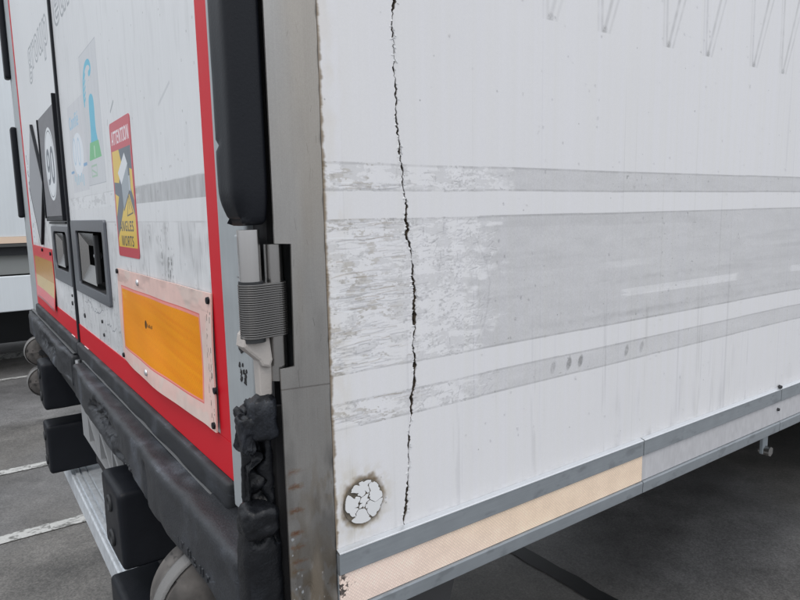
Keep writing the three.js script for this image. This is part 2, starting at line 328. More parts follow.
const tornRubber = phys({ map: rubberMap, color: new THREE.Color(0.42, 0.42, 0.44), roughness: 0.42, specularIntensity: 0.6, bumpMap: bumpNoise, bumpScale: 0.0004 });
const darkAlu = mat({ color: new THREE.Color(0.16, 0.165, 0.17), roughness: 0.5, metalness: 0.3 });
const sealRubber = mat({ map: rubberMap, roughness: 0.6, color: new THREE.Color(0.9, 0.9, 0.9) });
const darkSteel = mat({ color: new THREE.Color(0.035, 0.037, 0.04), roughness: 0.6, metalness: 0.3 });
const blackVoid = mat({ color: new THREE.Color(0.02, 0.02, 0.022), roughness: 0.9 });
const aluminium = mat({ color: new THREE.Color(0.72, 0.74, 0.76), roughness: 0.38, metalness: 0.9 });
const dullAlu = mat({ color: new THREE.Color(0.30, 0.335, 0.36), roughness: 0.5, metalness: 0.25 });
const bareSteel = mat({ color: new THREE.Color(0.38, 0.37, 0.36), roughness: 0.26, metalness: 1 });
const red = phys({ color: new THREE.Color(0.60, 0.012, 0.024), roughness: 0.45, specularIntensity: 0.45 });
const white = mat({ color: new THREE.Color(0.74, 0.75, 0.76), roughness: 0.5 });

const sleeve = mat({ color: new THREE.Color(0.62, 0.61, 0.60), roughness: 0.24, metalness: 1 });
const ribSteel = mat({ color: new THREE.Color(0.20, 0.195, 0.19), roughness: 0.35, metalness: 0.9 });
const castPaint = mat({ color: new THREE.Color(0.42, 0.39, 0.365), roughness: 0.6, bumpMap: bumpNoise, bumpScale: 0.0002 });
const rollerMat = mat({ map: colourTex(canvasOf(256, 256, (u, v) => { const k = 88 + 60 * (fbm(u * 14, v * 14, 4) - 0.5) - 46 * sst(0.62, 0.7, fbm(u * 20 + 5, v * 8, 3)); return [k, k * 0.96, k * 0.93]; })[0], [4, 4]), roughness: 0.7 });
const rimMat = mat({ color: new THREE.Color(0.17, 0.168, 0.165), roughness: 0.6, bumpMap: bumpNoise, bumpScale: 0.0005 });
const brightAlu = mat({ map: colourTex(canvasOf(512, 128, (u, v) => { const k = 1 + (fbm(u * 20, v * 60, 3) - 0.5) * 0.2; return [214 * k, 220 * k, 226 * k]; })[0], [3, 1]), roughness: 0.35, metalness: 0.35 });
const doorEdge = (() => {
  const [c] = canvasOf(256, 1024, (u, v) => { const k = 1 + (fbm(u * 12, v * 30, 4) - 0.5) * 0.10 + (n2(u * 200, v * 12) - 0.5) * 0.04; return [168 * k, 174 * k, 177 * k]; });
  return mat({ map: colourTex(c, [2, 1 / 1.1]), roughness: 0.45, metalness: 0.2 });
})();
const bezel = mat({ color: new THREE.Color(0.15, 0.16, 0.18), roughness: 0.36, metalness: 0.6, bumpMap: bumpNoise, bumpScale: 0.0003 });

// ---------------------------------------------------------------- ground
{
  const [c] = canvasOf(1024, 1024, (u, v) => {
    const P = (s) => { const q = (a, b) => n2(a * s, b * s); return lerp(lerp(q(u, v), q(u - 1, v), u), lerp(q(u, v - 1), q(u - 1, v - 1), u), v); };
    const k = 99 + (P(512) - 0.5) * 50 + (P(150) - 0.5) * 14 + (P(30) - 0.5) * 22 + (P(9) - 0.5) * 26;
    return [k * 1.01, k, k * 0.995];
  });
  const t = colourTex(c, [1 / 2.4, 1 / 2.4]), bt = greyTex(c, [1 / 2.4, 1 / 2.4]);
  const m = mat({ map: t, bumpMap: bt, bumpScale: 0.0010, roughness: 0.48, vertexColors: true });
  // one sheet: fine squares near the trailer, coarse out to the horizon
  const line = []; for (let a = -400; a < -12; a += 97) line.push(a); for (let a = -12; a < -5; a += 0.2) line.push(a); for (let a = -5; a < 5; a += 0.08) line.push(a); for (let a = 5; a <= 14; a += 0.2) line.push(a); for (let a = 60; a <= 500; a += 110) line.push(a);
  const n = line.length, pos = [], uv = [], col = [], idx = [];
  for (const z of line) for (const x of line) {
    pos.push(x, 0, z); uv.push(x, z);
    const s = fbm(x * 0.8, z * 0.8, 4), w = fbm(x * 0.35 + 50, z * 1.1, 3), k = 0.72 + 0.5 * s + 0.25 * (sst(0.5, 0.7, w) - 0.4), br = sst(0.45, 0.7, fbm(x * 0.9 + 9, z * 0.9, 3));
    const litPatch = 1 + 0.75 * sst(1.15, 0.75, Math.hypot((x - 2.9) / 1.5, (z + 0.35) / 0.75) + (fbm(x * 3, z * 3, 4) - 0.5) * 0.9); // light painted into the ground colour: a paler patch with a ragged outline
    col.push(k * litPatch, k * litPatch * (1 - 0.03 * br), k * litPatch * (1 - 0.09 * br));
  }
  for (let j = 0; j < n - 1; j++) for (let i = 0; i < n - 1; i++) { const a = j * n + i; idx.push(a, a + n, a + 1, a + 1, a + n, a + n + 1); }
  const g = new THREE.BufferGeometry();
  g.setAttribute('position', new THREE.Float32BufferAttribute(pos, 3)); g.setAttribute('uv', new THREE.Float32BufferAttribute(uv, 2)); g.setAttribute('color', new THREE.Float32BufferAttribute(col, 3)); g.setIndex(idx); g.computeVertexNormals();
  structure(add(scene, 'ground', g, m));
  // worn white bay lines, parallel to the trailer
  const [lc] = canvasOf(1024, 64, (u, v) => {
    const w = sst(0.36, 0.60, fbm(u * 90, v * 6, 4) + 0.12 * Math.min(1, 6 * Math.min(v, 1 - v))), d = n2(u * 300, v * 40);
    return [lerp(108, 166 + 24 * d, w), lerp(108, 166 + 24 * d, w), lerp(105, 163 + 24 * d, w)];
  });
  const lt = colourTex(lc, [1 / 2.2, 1]);
  const lm = mat({ map: lt, roughness: 0.6 });
  const strip = (z0, z1) => {
    const q = new THREE.PlaneGeometry(16, z1 - z0); q.rotateX(-Math.PI / 2); q.translate(-2, 0.004, (z0 + z1) / 2);
    const p = q.attributes.position, u = q.attributes.uv; for (let i = 0; i < p.count; i++) u.setXY(i, p.getX(i), (p.getZ(i) - z0) / (z1 - z0));
    return q;
  };
  [[-2.935, -2.842], [-3.90, -3.815], [-6.60, -6.52], [-8.0, -7.62]].forEach(([a, b]) => structure(add(scene, 'road_marking', strip(a, b), lm)));
  // tar-filled joint in the paving under the trailer
  const j = new THREE.PlaneGeometry(0.085, 9, 4, 90); j.rotateX(-Math.PI / 2); j.translate(1.70, 0.004, -2.2);
  const jp = j.attributes.position; for (let i = 0; i < jp.count; i++) jp.setX(i, jp.getX(i) + (n2(jp.getZ(i) * 9, i % 5) - 0.5) * 0.015);
  structure(add(scene, 'road_joint', j, mat({ color: new THREE.Color(0.016, 0.016, 0.017), roughness: 0.5 })));
}

// ================================================================ the trailer
const T = group(scene, 'semi_trailer');
tag(T, 'large white refrigerated trailer with a cracked side wall and red-trimmed rear doors', 'trailer');
const LEN = 13.6, W = 2.6, TOP = 3.95;

// ---- side wall: two skins with a ragged crack between them, over a foam core
{
  const path = [[0.155, 3.2], [0.150, 2.6], [0.156, 2.2], [0.154, 1.95], [0.1525, 1.765], [0.150, 1.713], [0.1515, 1.67], [0.155, 1.627], [0.158, 1.59], [0.161, 1.561], [0.166, 1.515], [0.168, 1.491], [0.1735, 1.432], [0.1745, 1.40], [0.170, 1.372], [0.1735, 1.352], [0.1725, 1.345], [0.166, 1.311], [0.162, 1.27], [0.158, 1.225], [0.1545, 1.18], [0.151, 1.150]];
  const at = (y) => { for (let i = 0; i < path.length - 1; i++) if (y <= path[i][1] && y >= path[i + 1][1]) { const t = (path[i][1] - y) / (path[i][1] - path[i + 1][1]); return lerp(path[i][0], path[i + 1][0], t); } return path[path.length - 1][0]; };
  const L = [], R = [], DET = 2.0;
  const pts = [];
  for (let y = 1.1535; y < DET; y += rr(0.0012, 0.0034)) pts.push(y);
  pts.push(DET);
  const sample = (y) => {
    const c = at(y) + (fbm(y * 55, 3.1, 3) - 0.5) * 0.006 + (n2(y * 420, 8) - 0.5) * 0.0022;
    const wide = 0.0012 + 0.0028 * sst(0.3, 0.75, n2(y * 46, 1)) + 0.0016 * sst(0.55, 0.8, n2(y * 140, 4)) + 0.0016 * sst(0.012, 0, Math.abs(y - 1.352)) + 0.0007 * sst(1.38, 1.6, y) * sst(1.68, 1.55, y);
    return [c - wide * rr(0.3, 0.75), c + wide * rr(0.3, 0.75)];
  };
  for (const y of pts) { const [a, b] = sample(y); L.push([a, y]); R.push([b, y]); }
  const wallMat = phys({ map: sideTex, roughness: 0.46, clearcoat: 0.12, clearcoatRoughness: 0.3 });
  const left = rectUV(extr([[0.0565, 1.1535], ...L, [0.0565, DET]], 0.0014).translate(0, 0, -0.0014), 'z', SX0, SX1, SY0, SY1);
  const right = rectUV(extr([[SX1, DET], ...R.slice().reverse(), [SX1, 1.1535]], 0.0014).translate(0, 0, -0.0014), 'z', SX0, SX1, SY0, SY1);
  const wall = group(T, 'side_wall'); wall.userData.label = 'white side wall with grey ghost stripes and a long vertical crack';
  add(wall, 'wall_skin', left, wallMat); add(wall, 'wall_skin', right, wallMat);
  const cr = L[L.length - 1][0];
  add(wall, 'wall_skin', rectUV(box(0.0565, SX1, DET, TOP, -0.0014, 0), 'z', SX0, SX1, 2.0, 3.95), phys({ map: sideTopTex, roughness: 0.46, clearcoat: 0.12, clearcoatRoughness: 0.3 }));
  add(wall, 'wall_skin', rectUV(box(SX1, LEN, 1.1535, TOP, -0.0014, 0), 'z', 1.40, 13.6, 1.14, 3.95), phys({ map: sideFarTex, roughness: 0.46, clearcoat: 0.12, clearcoatRoughness: 0.3 }));
  // tan foam core, split along the same line to its full depth
  const foam = mat({ color: new THREE.Color(0.17, 0.14, 0.11), roughness: 1, bumpMap: bumpNoise, bumpScale: 0.001 }), thin = (a) => a.filter((_, i) => i % 2 === 0 || i === a.length - 1);
  add(wall, 'wall_core', metreUV(extr([[0.0565, 1.1535], ...thin(L).map(([x, y]) => [x - 0.0012, y]), [0.0565, DET]], 0.0586).translate(0, 0, -0.06)), foam);
  add(wall, 'wall_core', metreUV(extr([[SX1, DET], ...thin(R).reverse().map(([x, y]) => [x + 0.0012, y]), [SX1, 1.1535]], 0.0586).translate(0, 0, -0.06)), foam);
  add(wall, 'wall_core', box(0.0565, SX1, DET, TOP, -0.06, -0.0014), foam); add(wall, 'wall_core', box(SX1, LEN, 1.1535, TOP, -0.06, -0.0014), foam);
  add(wall, 'inner_lining', box(0.0565, LEN, 1.1535, TOP, -0.0605, -0.0601), plainWhite);
  // curled paint chips along both lips of the crack
  const chips = [];
  for (let i = 0; i < 150; i++) {
    const y = rr(1.17, 1.97), s = rnd() < 0.5 ? 0 : 1, e = sample(y)[s], l = rr(0.0012, 0.0042), hh = rr(0.0012, 0.005), out = rr(0.0004, 0.0022), d = s ? 1 : -1;
    const g = new THREE.BufferGeometry();
    const P = [[e + d * l, y - hh * rr(0.2, 0.6), 0.0001], [e + d * l * rr(0.4, 0.9), y + hh * 0.6, 0.0001], [e - d * 0.0006, y + hh * rr(-0.3, 0.4), out], [e - d * 0.0002, y - hh * 0.3, out * 0.6]];
    g.setAttribute('position', new THREE.Float32BufferAttribute([...P[0], ...P[1], ...P[2], ...P[0], ...P[2], ...P[3]], 3)); g.computeVertexNormals();
    chips.push(metreUV(g));
  }
  const ch = add(wall, 'paint_chip', joined(chips), white); ch.userData.kind = 'stuff';
}
// ---- rain beads clinging to the wall
{
  const bead = new THREE.SphereGeometry(1, 10, 6, 0, Math.PI * 2, 0, Math.PI / 2); bead.rotateX(Math.PI / 2);
  const im = new THREE.InstancedMesh(bead, phys({ color: 0xffffff, transmission: 1, thickness: 0.001, ior: 1.33, roughness: 0.05 }), 420);
  im.name = 'rain_bead'; im.userData.kind = 'stuff';
  const m4 = new THREE.Matrix4(), q = new THREE.Quaternion();
  for (let i = 0; i < 420; i++) { const r = rr(0.0005, 0.0014) * (rnd() < 0.15 ? 1.4 : 1), x = rr(0.2, 1.38); m4.compose(new THREE.Vector3(x, rr(1.17, 1.95), 0.00005), q, new THREE.Vector3(r * 0.85, r * rr(1, 1.7), r * 0.55)); im.setMatrixAt(i, m4); }
  T.add(im);
}
// ---- round plug low on the wall, under flaking white paint
{
  const cx = 0.0935, cy = 1.204, R0 = 0.0265;
  const plug = group(T, 'round_plug', cx, cy, 0); plug.userData.label = 'round plug in the side wall under flaking white paint';
  const plugTex = colourTex(canvasOf(128, 128, (u, v) => { const k = 62 + 70 * fbm(u * 12, v * 12, 4); return [k, k * 0.93, k * 0.82]; })[0], [12, 12]);
  add(plug, 'plug_disc', cyl(R0, R0, 0.003, 'z', 0, 0, 0.0006, 48), mat({ map: plugTex, roughness: 0.85 }));
  const seeds = [[-0.012, -0.002], [-0.001, -0.018], [-0.002, 0.015], [0.013, 0.008], [0.012, -0.010], [0.003, -0.001]];
  seeds.forEach(([sx, sy], i) => {
    const pts = [];
    for (let k = 0; k < 72; k++) {
      const a = (k / 72) * Math.PI * 2, dx = Math.cos(a), dy = Math.sin(a);
      let t = 0.04;
      for (let j = 0; j < seeds.length; j++) { if (j === i) continue; const mx = (seeds[j][0] - sx) / 2, my = (seeds[j][1] - sy) / 2, den = dx * mx + dy * my; if (den > 1e-6) t = Math.min(t, (mx * mx + my * my) / den); }
      const bq = sx * dx + sy * dy; t = Math.min(t, -bq + Math.sqrt(Math.max(0, bq * bq - (sx * sx + sy * sy) + (R0 * 0.985) ** 2)));
      t = Math.max(0.0006, t - 0.00025 - 0.0050 * n2(a * 3.2 + i * 11, i) ** 4 - 0.0006 * n2(a * 14, i * 7));
      pts.push([sx + dx * t, sy + dy * t]);
    }
    for (const p of pts) { const q = sst(R0, R0 * 0.6, Math.hypot(p[0], p[1])) * 0.009; const wx = (n2(p[0] * 110 + 3, p[1] * 110) - 0.5) * q, wy = (n2(p[0] * 110, p[1] * 110 + 9) - 0.5) * q; p[0] += wx; p[1] += wy; }
    const m = add(plug, 'paint_flake', metreUV(extr(pts, 0.0007)), white);
    m.position.z = 0.0024 + rr(0, 0.0006); m.rotation.set(rr(-0.03, 0.03), rr(-0.03, 0.03), 0);
  });
}
// ---- stainless corner post, notched for the hinge
{
  const [c, g] = canvasOf(256, 2048, (u, v) => {
    const x = u * 0.064, y = 0.9 + v * 1.4;
    const st = n2(x * 1500, y * 3) - 0.5, co = fbm(x * 30, y * 9, 4) - 0.5, fi = n2(x * 1500, y * 1500) - 0.5;
    let k = 1 + st * 0.022 + co * 0.12 + fi * 0.05;
    const low = sst(1.44, 1.12, y + (fbm(x * 40, y * 20, 3) - 0.5) * 0.35) * sst(0.3, 0.7, fbm(x * 70, y * 22, 3)); k -= low * 0.22; const soil = sst(1.30, 1.10, y + (fbm(x * 60, y * 26, 3) - 0.5) * 0.3) * sst(0.42, 0.6, fbm(x * 120, y * 60, 3));
    const eg = sst(0.004, 0.0, 0.058 - x + (n2(y * 80, 1) - 0.5) * 0.003); k -= 0.5 * eg;
    const tarn = sst(0.4, 0.7, fbm(x * 18 + 4, y * 3, 3));
    return [(163 - tarn * 4 - soil * 14) * k, (161 - tarn * 7 - soil * 20) * k, (158 - tarn * 11 - soil * 28) * k];
  });
  const X = (x) => (x / 0.064) * 256, Y = (y) => 2048 - ((y - 0.9) / 1.4) * 2048, mmY = 2048 / 1400, mmX = 256 / 64;
  // rust weeping from beneath the hinge, in arcs
  for (const [y, a] of [[1.246, 0.75], [1.219, 0.7], [1.193, 0.75], [1.177, 0.55], [1.160, 0.5], [1.263, 0.3], [1.149, 0.35]]) {
    for (let i = 0; i < 150; i++) { const x = rr(0.0, 0.019) * rr(0.4, 1), yy = y - Math.max(0, x - 0.008) * 0.16 + rr(-1, 1) * rr(0, 0.0045); g.fillStyle = `rgba(${104 + rnd() * 30 | 0},${70 + rnd() * 20 | 0},${48 + rnd() * 16 | 0},${a * rr(0.04, 0.2)})`; g.fillRect(X(x), Y(yy), rr(1, 5) * mmX, rr(0.5, 2.2) * mmY); }
  }
  for (let i = 0; i < 26; i++) { const y = rr(1.06, 1.175), x = rr(0.012, 0.05); g.strokeStyle = `rgba(74,62,50,${rr(0.1, 0.4)})`; g.lineWidth = rr(0.8, 2.2); g.beginPath(); g.ellipse(X(0.02), Y(y - 0.03), rr(10, 24) * mmX * 0.5, rr(18, 32) * mmY, 0, -2.6, -0.6); if (i % 2) g.stroke(); }
  for (let i = 0; i < 70; i++) { const y = 1.05 + Math.abs(rr(-1, 1) * rr(0, 1)) * 0.11, x = rr(0.002, 0.05) * rr(0.2, 1); g.fillStyle = rnd() < 0.55 ? `rgba(222,224,228,${rr(0.3, 0.9)})` : `rgba(28,26,26,${rr(0.3, 0.8)})`; g.fillRect(X(x), Y(y), rr(0.6, 3) * mmX, rr(0.5, 2.6) * mmY); }
  for (const [x, y, q] of [[0.003, 1.186, 2], [0.002, 1.168, 1.2], [0.005, 1.128, 1.6], [0.012, 1.122, 2], [0.004, 1.11, 1.5], [0.014, 1.106, 2]]) { g.fillStyle = 'rgba(206,210,216,0.85)'; g.beginPath(); for (let k = 0; k < 9; k++) { const a = k / 9 * 6.283, l = q * rr(0.5, 1.2); g.lineTo(X(x) + Math.cos(a) * l * mmX, Y(y) + Math.sin(a) * l * mmY); } g.fill(); }
  for (let i = 0; i < 40; i++) { const x = rr(0.004, 0.05), y = rr(1.2, 1.95), l = rr(2, 14); g.strokeStyle = `rgba(60,56,54,${rr(0.05, 0.3)})`; g.lineWidth = rr(0.8, 2.5); g.beginPath(); g.moveTo(X(x), Y(y)); g.lineTo(X(x + rr(-0.002, 0.002)), Y(y) + l * mmY); g.stroke(); }
  g.strokeStyle = 'rgba(60,55,52,0.35)'; g.lineWidth = 2; g.beginPath(); g.moveTo(X(0.0), Y(1.354)); g.lineTo(X(0.058), Y(1.351)); g.stroke(); g.beginPath(); g.moveTo(X(0.018), Y(1.372)); g.lineTo(X(0.019), Y(1.354)); g.stroke();
  const t = colourTex(c);
  const pm = mat({ map: t, roughness: 0.42, metalness: 0.75 });
  const post = group(T, 'corner_post'); post.userData.label = 'stainless corner post, rust stained towards its foot';
  const face = extr([[-0.0015, 1.0], [0.0555, 1.0], [0.0555, TOP], [-0.0015, TOP], [-0.0015, 1.5065], [0.0165, 1.5055], [0.0145, 1.377], [-0.0015, 1.376]], 0.0025).translate(0, 0, -0.0015);
  add(post, 'post_face', rectUV(face, 'z', 0, 0.064, 0.9, 2.3), pm);
  add(post, 'post_inner', box(0.022, 0.055, 1.0, TOP, -0.10, -0.004), darkSteel);
}
// ---- bottom rails and marking strip on the side
{
  const railTex = colourTex(canvasOf(1024, 128, (u, v) => {
    const k = 1 + (fbm(u * 60, v * 8, 3) - 0.5) * 0.07 + (n2(u * 30, v * 120) - 0.5) * 0.04 - 0.10 * sst(0.6, 0.78, fbm(u * 46, v * 10 + 4, 4));
    return [144 * k, 150 * k, 155 * k];
  })[0], [1 / 1.1, 1 / 0.13]);
  const rm = mat({ map: railTex, roughness: 0.42, metalness: 0.3 });
  const prof = (pts, x0, x1) => { // profile in (z, y), drawn along x
    const g = extr(pts, x1 - x0, null); g.rotateY(Math.PI / 2); g.scale(1, 1, -1); // shape x -> -z after turn; mirrored back
    const idx = g.index; g.translate(x0, 0, 0);
    let q = g.toNonIndexed(); const p = q.attributes.position.array;
    for (let i = 0; i < p.length; i += 9) for (let k = 0; k < 3; k++) { const t = p[i + 3 + k]; p[i + 3 + k] = p[i + 6 + k]; p[i + 6 + k] = t; }
    q.computeVertexNormals(); return metreUV(q);
  };
  const segs = [[0.0565, 0.634], [0.6362, 1.118], [1.1202, 4.2], [4.202, 8.8], [8.802, 13.6]];
  segs.forEach(([a, b]) => {
    add(T, 'top_rail', prof([[-0.004, 1.1265], [0.006, 1.1265], [0.007, 1.1275], [0.007, 1.1508], [0.0062, 1.1516], [0.0, 1.1518], [-0.004, 1.1518]], a, b), rm);
    add(T, 'rail_lip', prof([[0.0002, 1.1520], [0.0074, 1.1520], [0.0080, 1.1527], [0.0078, 1.1536], [0.0066, 1.1542], [0.0004, 1.1562], [0.0002, 1.1532]], a, b), aluminium);
    add(T, 'bottom_rail', prof([[-0.05, 1.060], [0.005, 1.060], [0.007, 1.0620], [0.008, 1.0795], [0.007, 1.0815], [-0.05, 1.0815]], a, b), rm);
  });
  add(T, 'rail_web', box(0.0565, LEN, 1.0815, 1.1265, -0.05, 0.002), dullAlu);
  // retro-reflective tape: fine prism lattice, scuffed at its torn end
  const tape = colourTex(canvasOf(2048, 160, (u, v) => {
    const x = u * 0.58, y = v * 0.045, s = 220;
    const a = (x + y) * s, b = (x - y) * s, ce = h2(Math.floor(a), Math.floor(b)), la = Math.min(a - Math.floor(a), b - Math.floor(b));
    const big = sst(0.03, 0.0, Math.abs(((x * 66 + (Math.floor(y * 66) % 2) * 0.5) % 1) - 0.5)) * 0.0;
    const torn = sst(0.014, 0.002, x + (fbm(x * 80, y * 160, 3) - 0.5) * 0.03) * sst(0.46, 0.6, fbm(x * 340, y * 340, 3));
    const pale = sst(0.33, 0.0, x + (fbm(x * 9, y * 20, 2) - 0.5) * 0.1);
    const k = 0.99 + 0.05 * (ce - 0.5) - 0.13 * sst(0.30, 0.10, la) * (0.4 + 0.6 * ce) + (fbm(x * 40, y * 40, 3) - 0.5) * 0.08 - torn * 0.65 - big;
    return [255 * k, lerp(230, 232, pale) * k, lerp(204, 218, pale) * k];
  })[0]);
  const tm = phys({ map: tape, roughness: 0.35, clearcoat: 0.5, clearcoatRoughness: 0.15 });
  const st = add(T, 'reflective_strip', rectUV(box(0.0575, 0.6355, 1.0825, 1.1255, 0.002, 0.0045), 'z', 0.0575, 0.6355, 1.0825, 1.1255), tm, 'pale orange reflective strip between the two grey rails'); void st;
  const pt = colourTex(canvasOf(1024, 64, (u, v) => { const k = 0.95 + (fbm(u * 200, v * 3, 3) - 0.5) * 0.08 + (n2(u * 900, v * 4) - 0.5) * 0.04; return [196 * k, 196 * k, 199 * k]; })[0], [1 / 2, 1 / 0.045]);
  add(T, 'pale_strip', box(0.6365, LEN, 1.0825, 1.1255, 0.002, 0.0040), mat({ map: pt, roughness: 0.5 }));
  for (const [x, y] of [[1.117, 1.158], [1.112, 1.11]]) add(T, 'rivet', cyl(0.003, 0.004, 0.006, 'z', x, y, 0.005, 10), darkSteel);
}

// ---- the box behind: roof, floor, far side, front
add(T, 'far_wall', box(0.06, LEN, 1.06, TOP, -W, -W + 0.06), plainWhite);
add(T, 'front_wall', box(LEN - 0.06, LEN, 1.0, TOP, -W + 0.061, -0.061), plainWhite);
add(T, 'roof', box(0.0, LEN, TOP + 0.002, TOP + 0.06, -W, 0), plainWhite);
add(T, 'floor', box(0.10, LEN, 1.075, 1.2, -W + 0.061, -0.061), mat({ color: new THREE.Color(0.30, 0.30, 0.29), roughness: 0.8 }));

// ---- rear doors
const HOLE_R = [-1.222, -0.872, 1.370, 1.508], HOLE_L = [-1.665, -1.385, 1.385, 1.502];
const doorPaint = (m) => phys({ map: m, roughness: 0.40, clearcoat: 0.15, clearcoatRoughness: 0.25 });
// (the painted skin runs on under the red tape to the edge profile)
function rearDoor(side, D, zIn, zOut, tex) {
  const d = group(T, 'rear_door'); const rt = side === 'right';
  d.userData.label = rt ? 'right rear door beside the cracked wall' : 'left rear door with the grey placards';
  const lo = Math.min(zIn, zOut), hi = Math.max(zIn, zOut);
  const H = rt ? HOLE_R : HOLE_L;
  add(d, 'door_panel', rectUV(toRear(extr([[lo, 1.198], [hi, 1.198], [hi, D.y1], [lo, D.y1]], 0.06, [[[H[0] - 0.002, H[2] - 0.002], [H[0] - 0.002, H[3] + 0.002], [H[1] + 0.002, H[3] + 0.002], [H[1] + 0.002, H[2] - 0.002]]]), 0.06), 'x', D.z0, D.z1, D.y0, D.y1), doorPaint(tex));
  add(d, 'door_panel', box(0, 0.06, D.y1, 3.86, lo, hi), plainWhite);
  // red tape: bottom run and outer upright
  const redIn = rt ? lo + 0.002 : hi - 0.002;
  const pts = rt ? [[lo + 0.001, 1.172], [lo + 0.03, 1.174], [lo + 0.075, 1.1985], [-0.1515, 1.1985], [-0.1515, 1.249], [lo + 0.001, 1.249]]
    : [[lo + 0.001, 1.1985], [hi - 0.08, 1.1985], [hi - 0.035, 1.176], [hi - 0.001, 1.174], [hi - 0.001, 1.249], [lo + 0.001, 1.249]];
  add(d, 'red_stripe', metreUV(toRear(extr(pts, 0.0016), -0.0004)), red);
  // white lip that shows where the bottom corner is rounded
  const lip = rt ? [[lo + 0.001, 1.168], [lo + 0.033, 1.170], [lo + 0.079, 1.195], [lo + 0.13, 1.1965], [lo + 0.13, 1.1985], [lo + 0.075, 1.1985], [lo + 0.03, 1.174], [lo + 0.001, 1.172]]
    : [[hi - 0.001, 1.170], [hi - 0.037, 1.172], [hi - 0.085, 1.195], [hi - 0.13, 1.1965], [hi - 0.13, 1.1985], [hi - 0.08, 1.1985], [hi - 0.035, 1.176], [hi - 0.001, 1.174]];
  add(d, 'corner_lip', metreUV(toRear(extr(lip, 0.004), -0.0002)), white);
  void redIn;
  const u0 = rt ? -0.2 : -2.375, u1 = rt ? -0.1515 : -2.352;
  add(d, 'red_stripe', box(-0.0016, 0.0004, 1.2495, 3.86, u0, u1), red);
  // aluminium edge profile outside the red
  if (rt) add(d, 'edge_profile', rbox(-0.006, 0.05, 1.17, 3.86, -0.151, -0.066, 0.004), doorEdge);
  else add(d, 'edge_profile', rbox(-0.004, 0.05, 1.17, 3.86, -2.50, -2.376, 0.004), doorEdge);
  // dark rubber seal hanging under the door
  const sealG = lumpy(-0.012, 0.045, 1.158, 1.1975, lo, rt ? -0.160 : hi, 0.006, 0.006, (x, y, z, nx) => (fbm3(x * 30, y * 30, z * 10, 3) - 0.5) * 0.006 * (nx < -0.2 ? 1 : 0.3));
  add(d, 'door_seal', sealG, sealRubber);
  return d;
}
const doorR = rearDoor('right', RD, -1.330, -0.1512, rightDoorTex);
const doorL = rearDoor('left', LD, -1.345, -2.376, leftDoorTex);
add(T, 'door_gasket', rbox(-0.0065, 0.05, 1.17, 3.86, -1.3465, -1.3285, 0.003), blackRubber, 'black gasket between the two doors');
add(T, 'rear_frame', box(0.062, 0.10, 1.0, TOP, -W, -0.101), darkSteel);
// black marks on the door edge under the hinge, where paint has chipped away
{
  const chips = []; for (const [z, y, s] of [[-0.103, 1.362, 4], [-0.099, 1.355, 3.5], [-0.094, 1.364, 2.5], [-0.091, 1.357, 3], [-0.086, 1.352, 4], [-0.088, 1.345, 4.5], [-0.099, 1.347, 4], [-0.083, 1.358, 2.5], [-0.100, 1.3825, 4], [-0.094, 1.381, 5], [-0.086, 1.383, 4]]) {
    const p = []; for (let k = 0; k < 9; k++) { const a = k / 9 * 6.283, q = s * 0.001 * rr(0.4, 1.1); p.push([z + Math.cos(a) * q, y + Math.sin(a) * q * 1.2]); } chips.push(metreUV(toRear(extr(p, 0.0008), -0.0061)));
  }
  addEach(doorR, 'paint_damage', chips, blackVoid);
}

// ---- things fixed to the doors
function platePicture(w, h, draw) { const c = document.createElement('canvas'); c.width = w; c.height = h; draw(c.getContext('2d'), w, h); return c; }
// bent marker plate; bend(u, v) gives how far it stands off the door
function plateGeo(z0, z1, y0, y1, bend, nu = 60, nv = 24) {
  const g = new THREE.PlaneGeometry(1, 1, nu, nv), p = g.attributes.position;
  for (let i = 0; i < p.count; i++) { const u = p.getX(i) + 0.5, v = p.getY(i) + 0.5; p.setXYZ(i, -0.004 - bend(u, v), lerp(y0, y1, v), lerp(z0, z1, u)); }
  const front = g; front.computeVertexNormals();
  const back = front.clone(), bp = back.attributes.position; for (let i = 0; i < bp.count; i++) bp.setX(i, bp.getX(i) + 0.0022);
  const bi = back.index.array; for (let i = 0; i < bi.length; i += 3) { const t = bi[i + 1]; bi[i + 1] = bi[i + 2]; bi[i + 2] = t; } back.computeVertexNormals();
  // rim joining both sheets
  const rim = [], ruv = []; const at = (a, i, j) => { const k = j * (nu + 1) + i; return [a.getX(k), a.getY(k), a.getZ(k)]; };
  const edge = []; for (let i = 0; i <= nu; i++) edge.push([i, 0]); for (let j = 1; j <= nv; j++) edge.push([nu, j]); for (let i = nu - 1; i >= 0; i--) edge.push([i, nv]); for (let j = nv - 1; j >= 0; j--) edge.push([0, j]);
  for (let k = 0; k < edge.length - 1; k++) { const a = at(p, ...edge[k]), b = at(p, ...edge[k + 1]), c = at(bp, ...edge[k]), d = at(bp, ...edge[k + 1]); rim.push(...a, ...c, ...b, ...b, ...c, ...d); for (let q = 0; q < 6; q++) ruv.push(0.003, 0.5); }
  const rg = new THREE.BufferGeometry(); rg.setAttribute('position', new THREE.Float32BufferAttribute(rim, 3)); rg.setAttribute('uv', new THREE.Float32BufferAttribute(ruv, 2)); rg.computeVertexNormals();
  return joined([front, back, rg]);
}
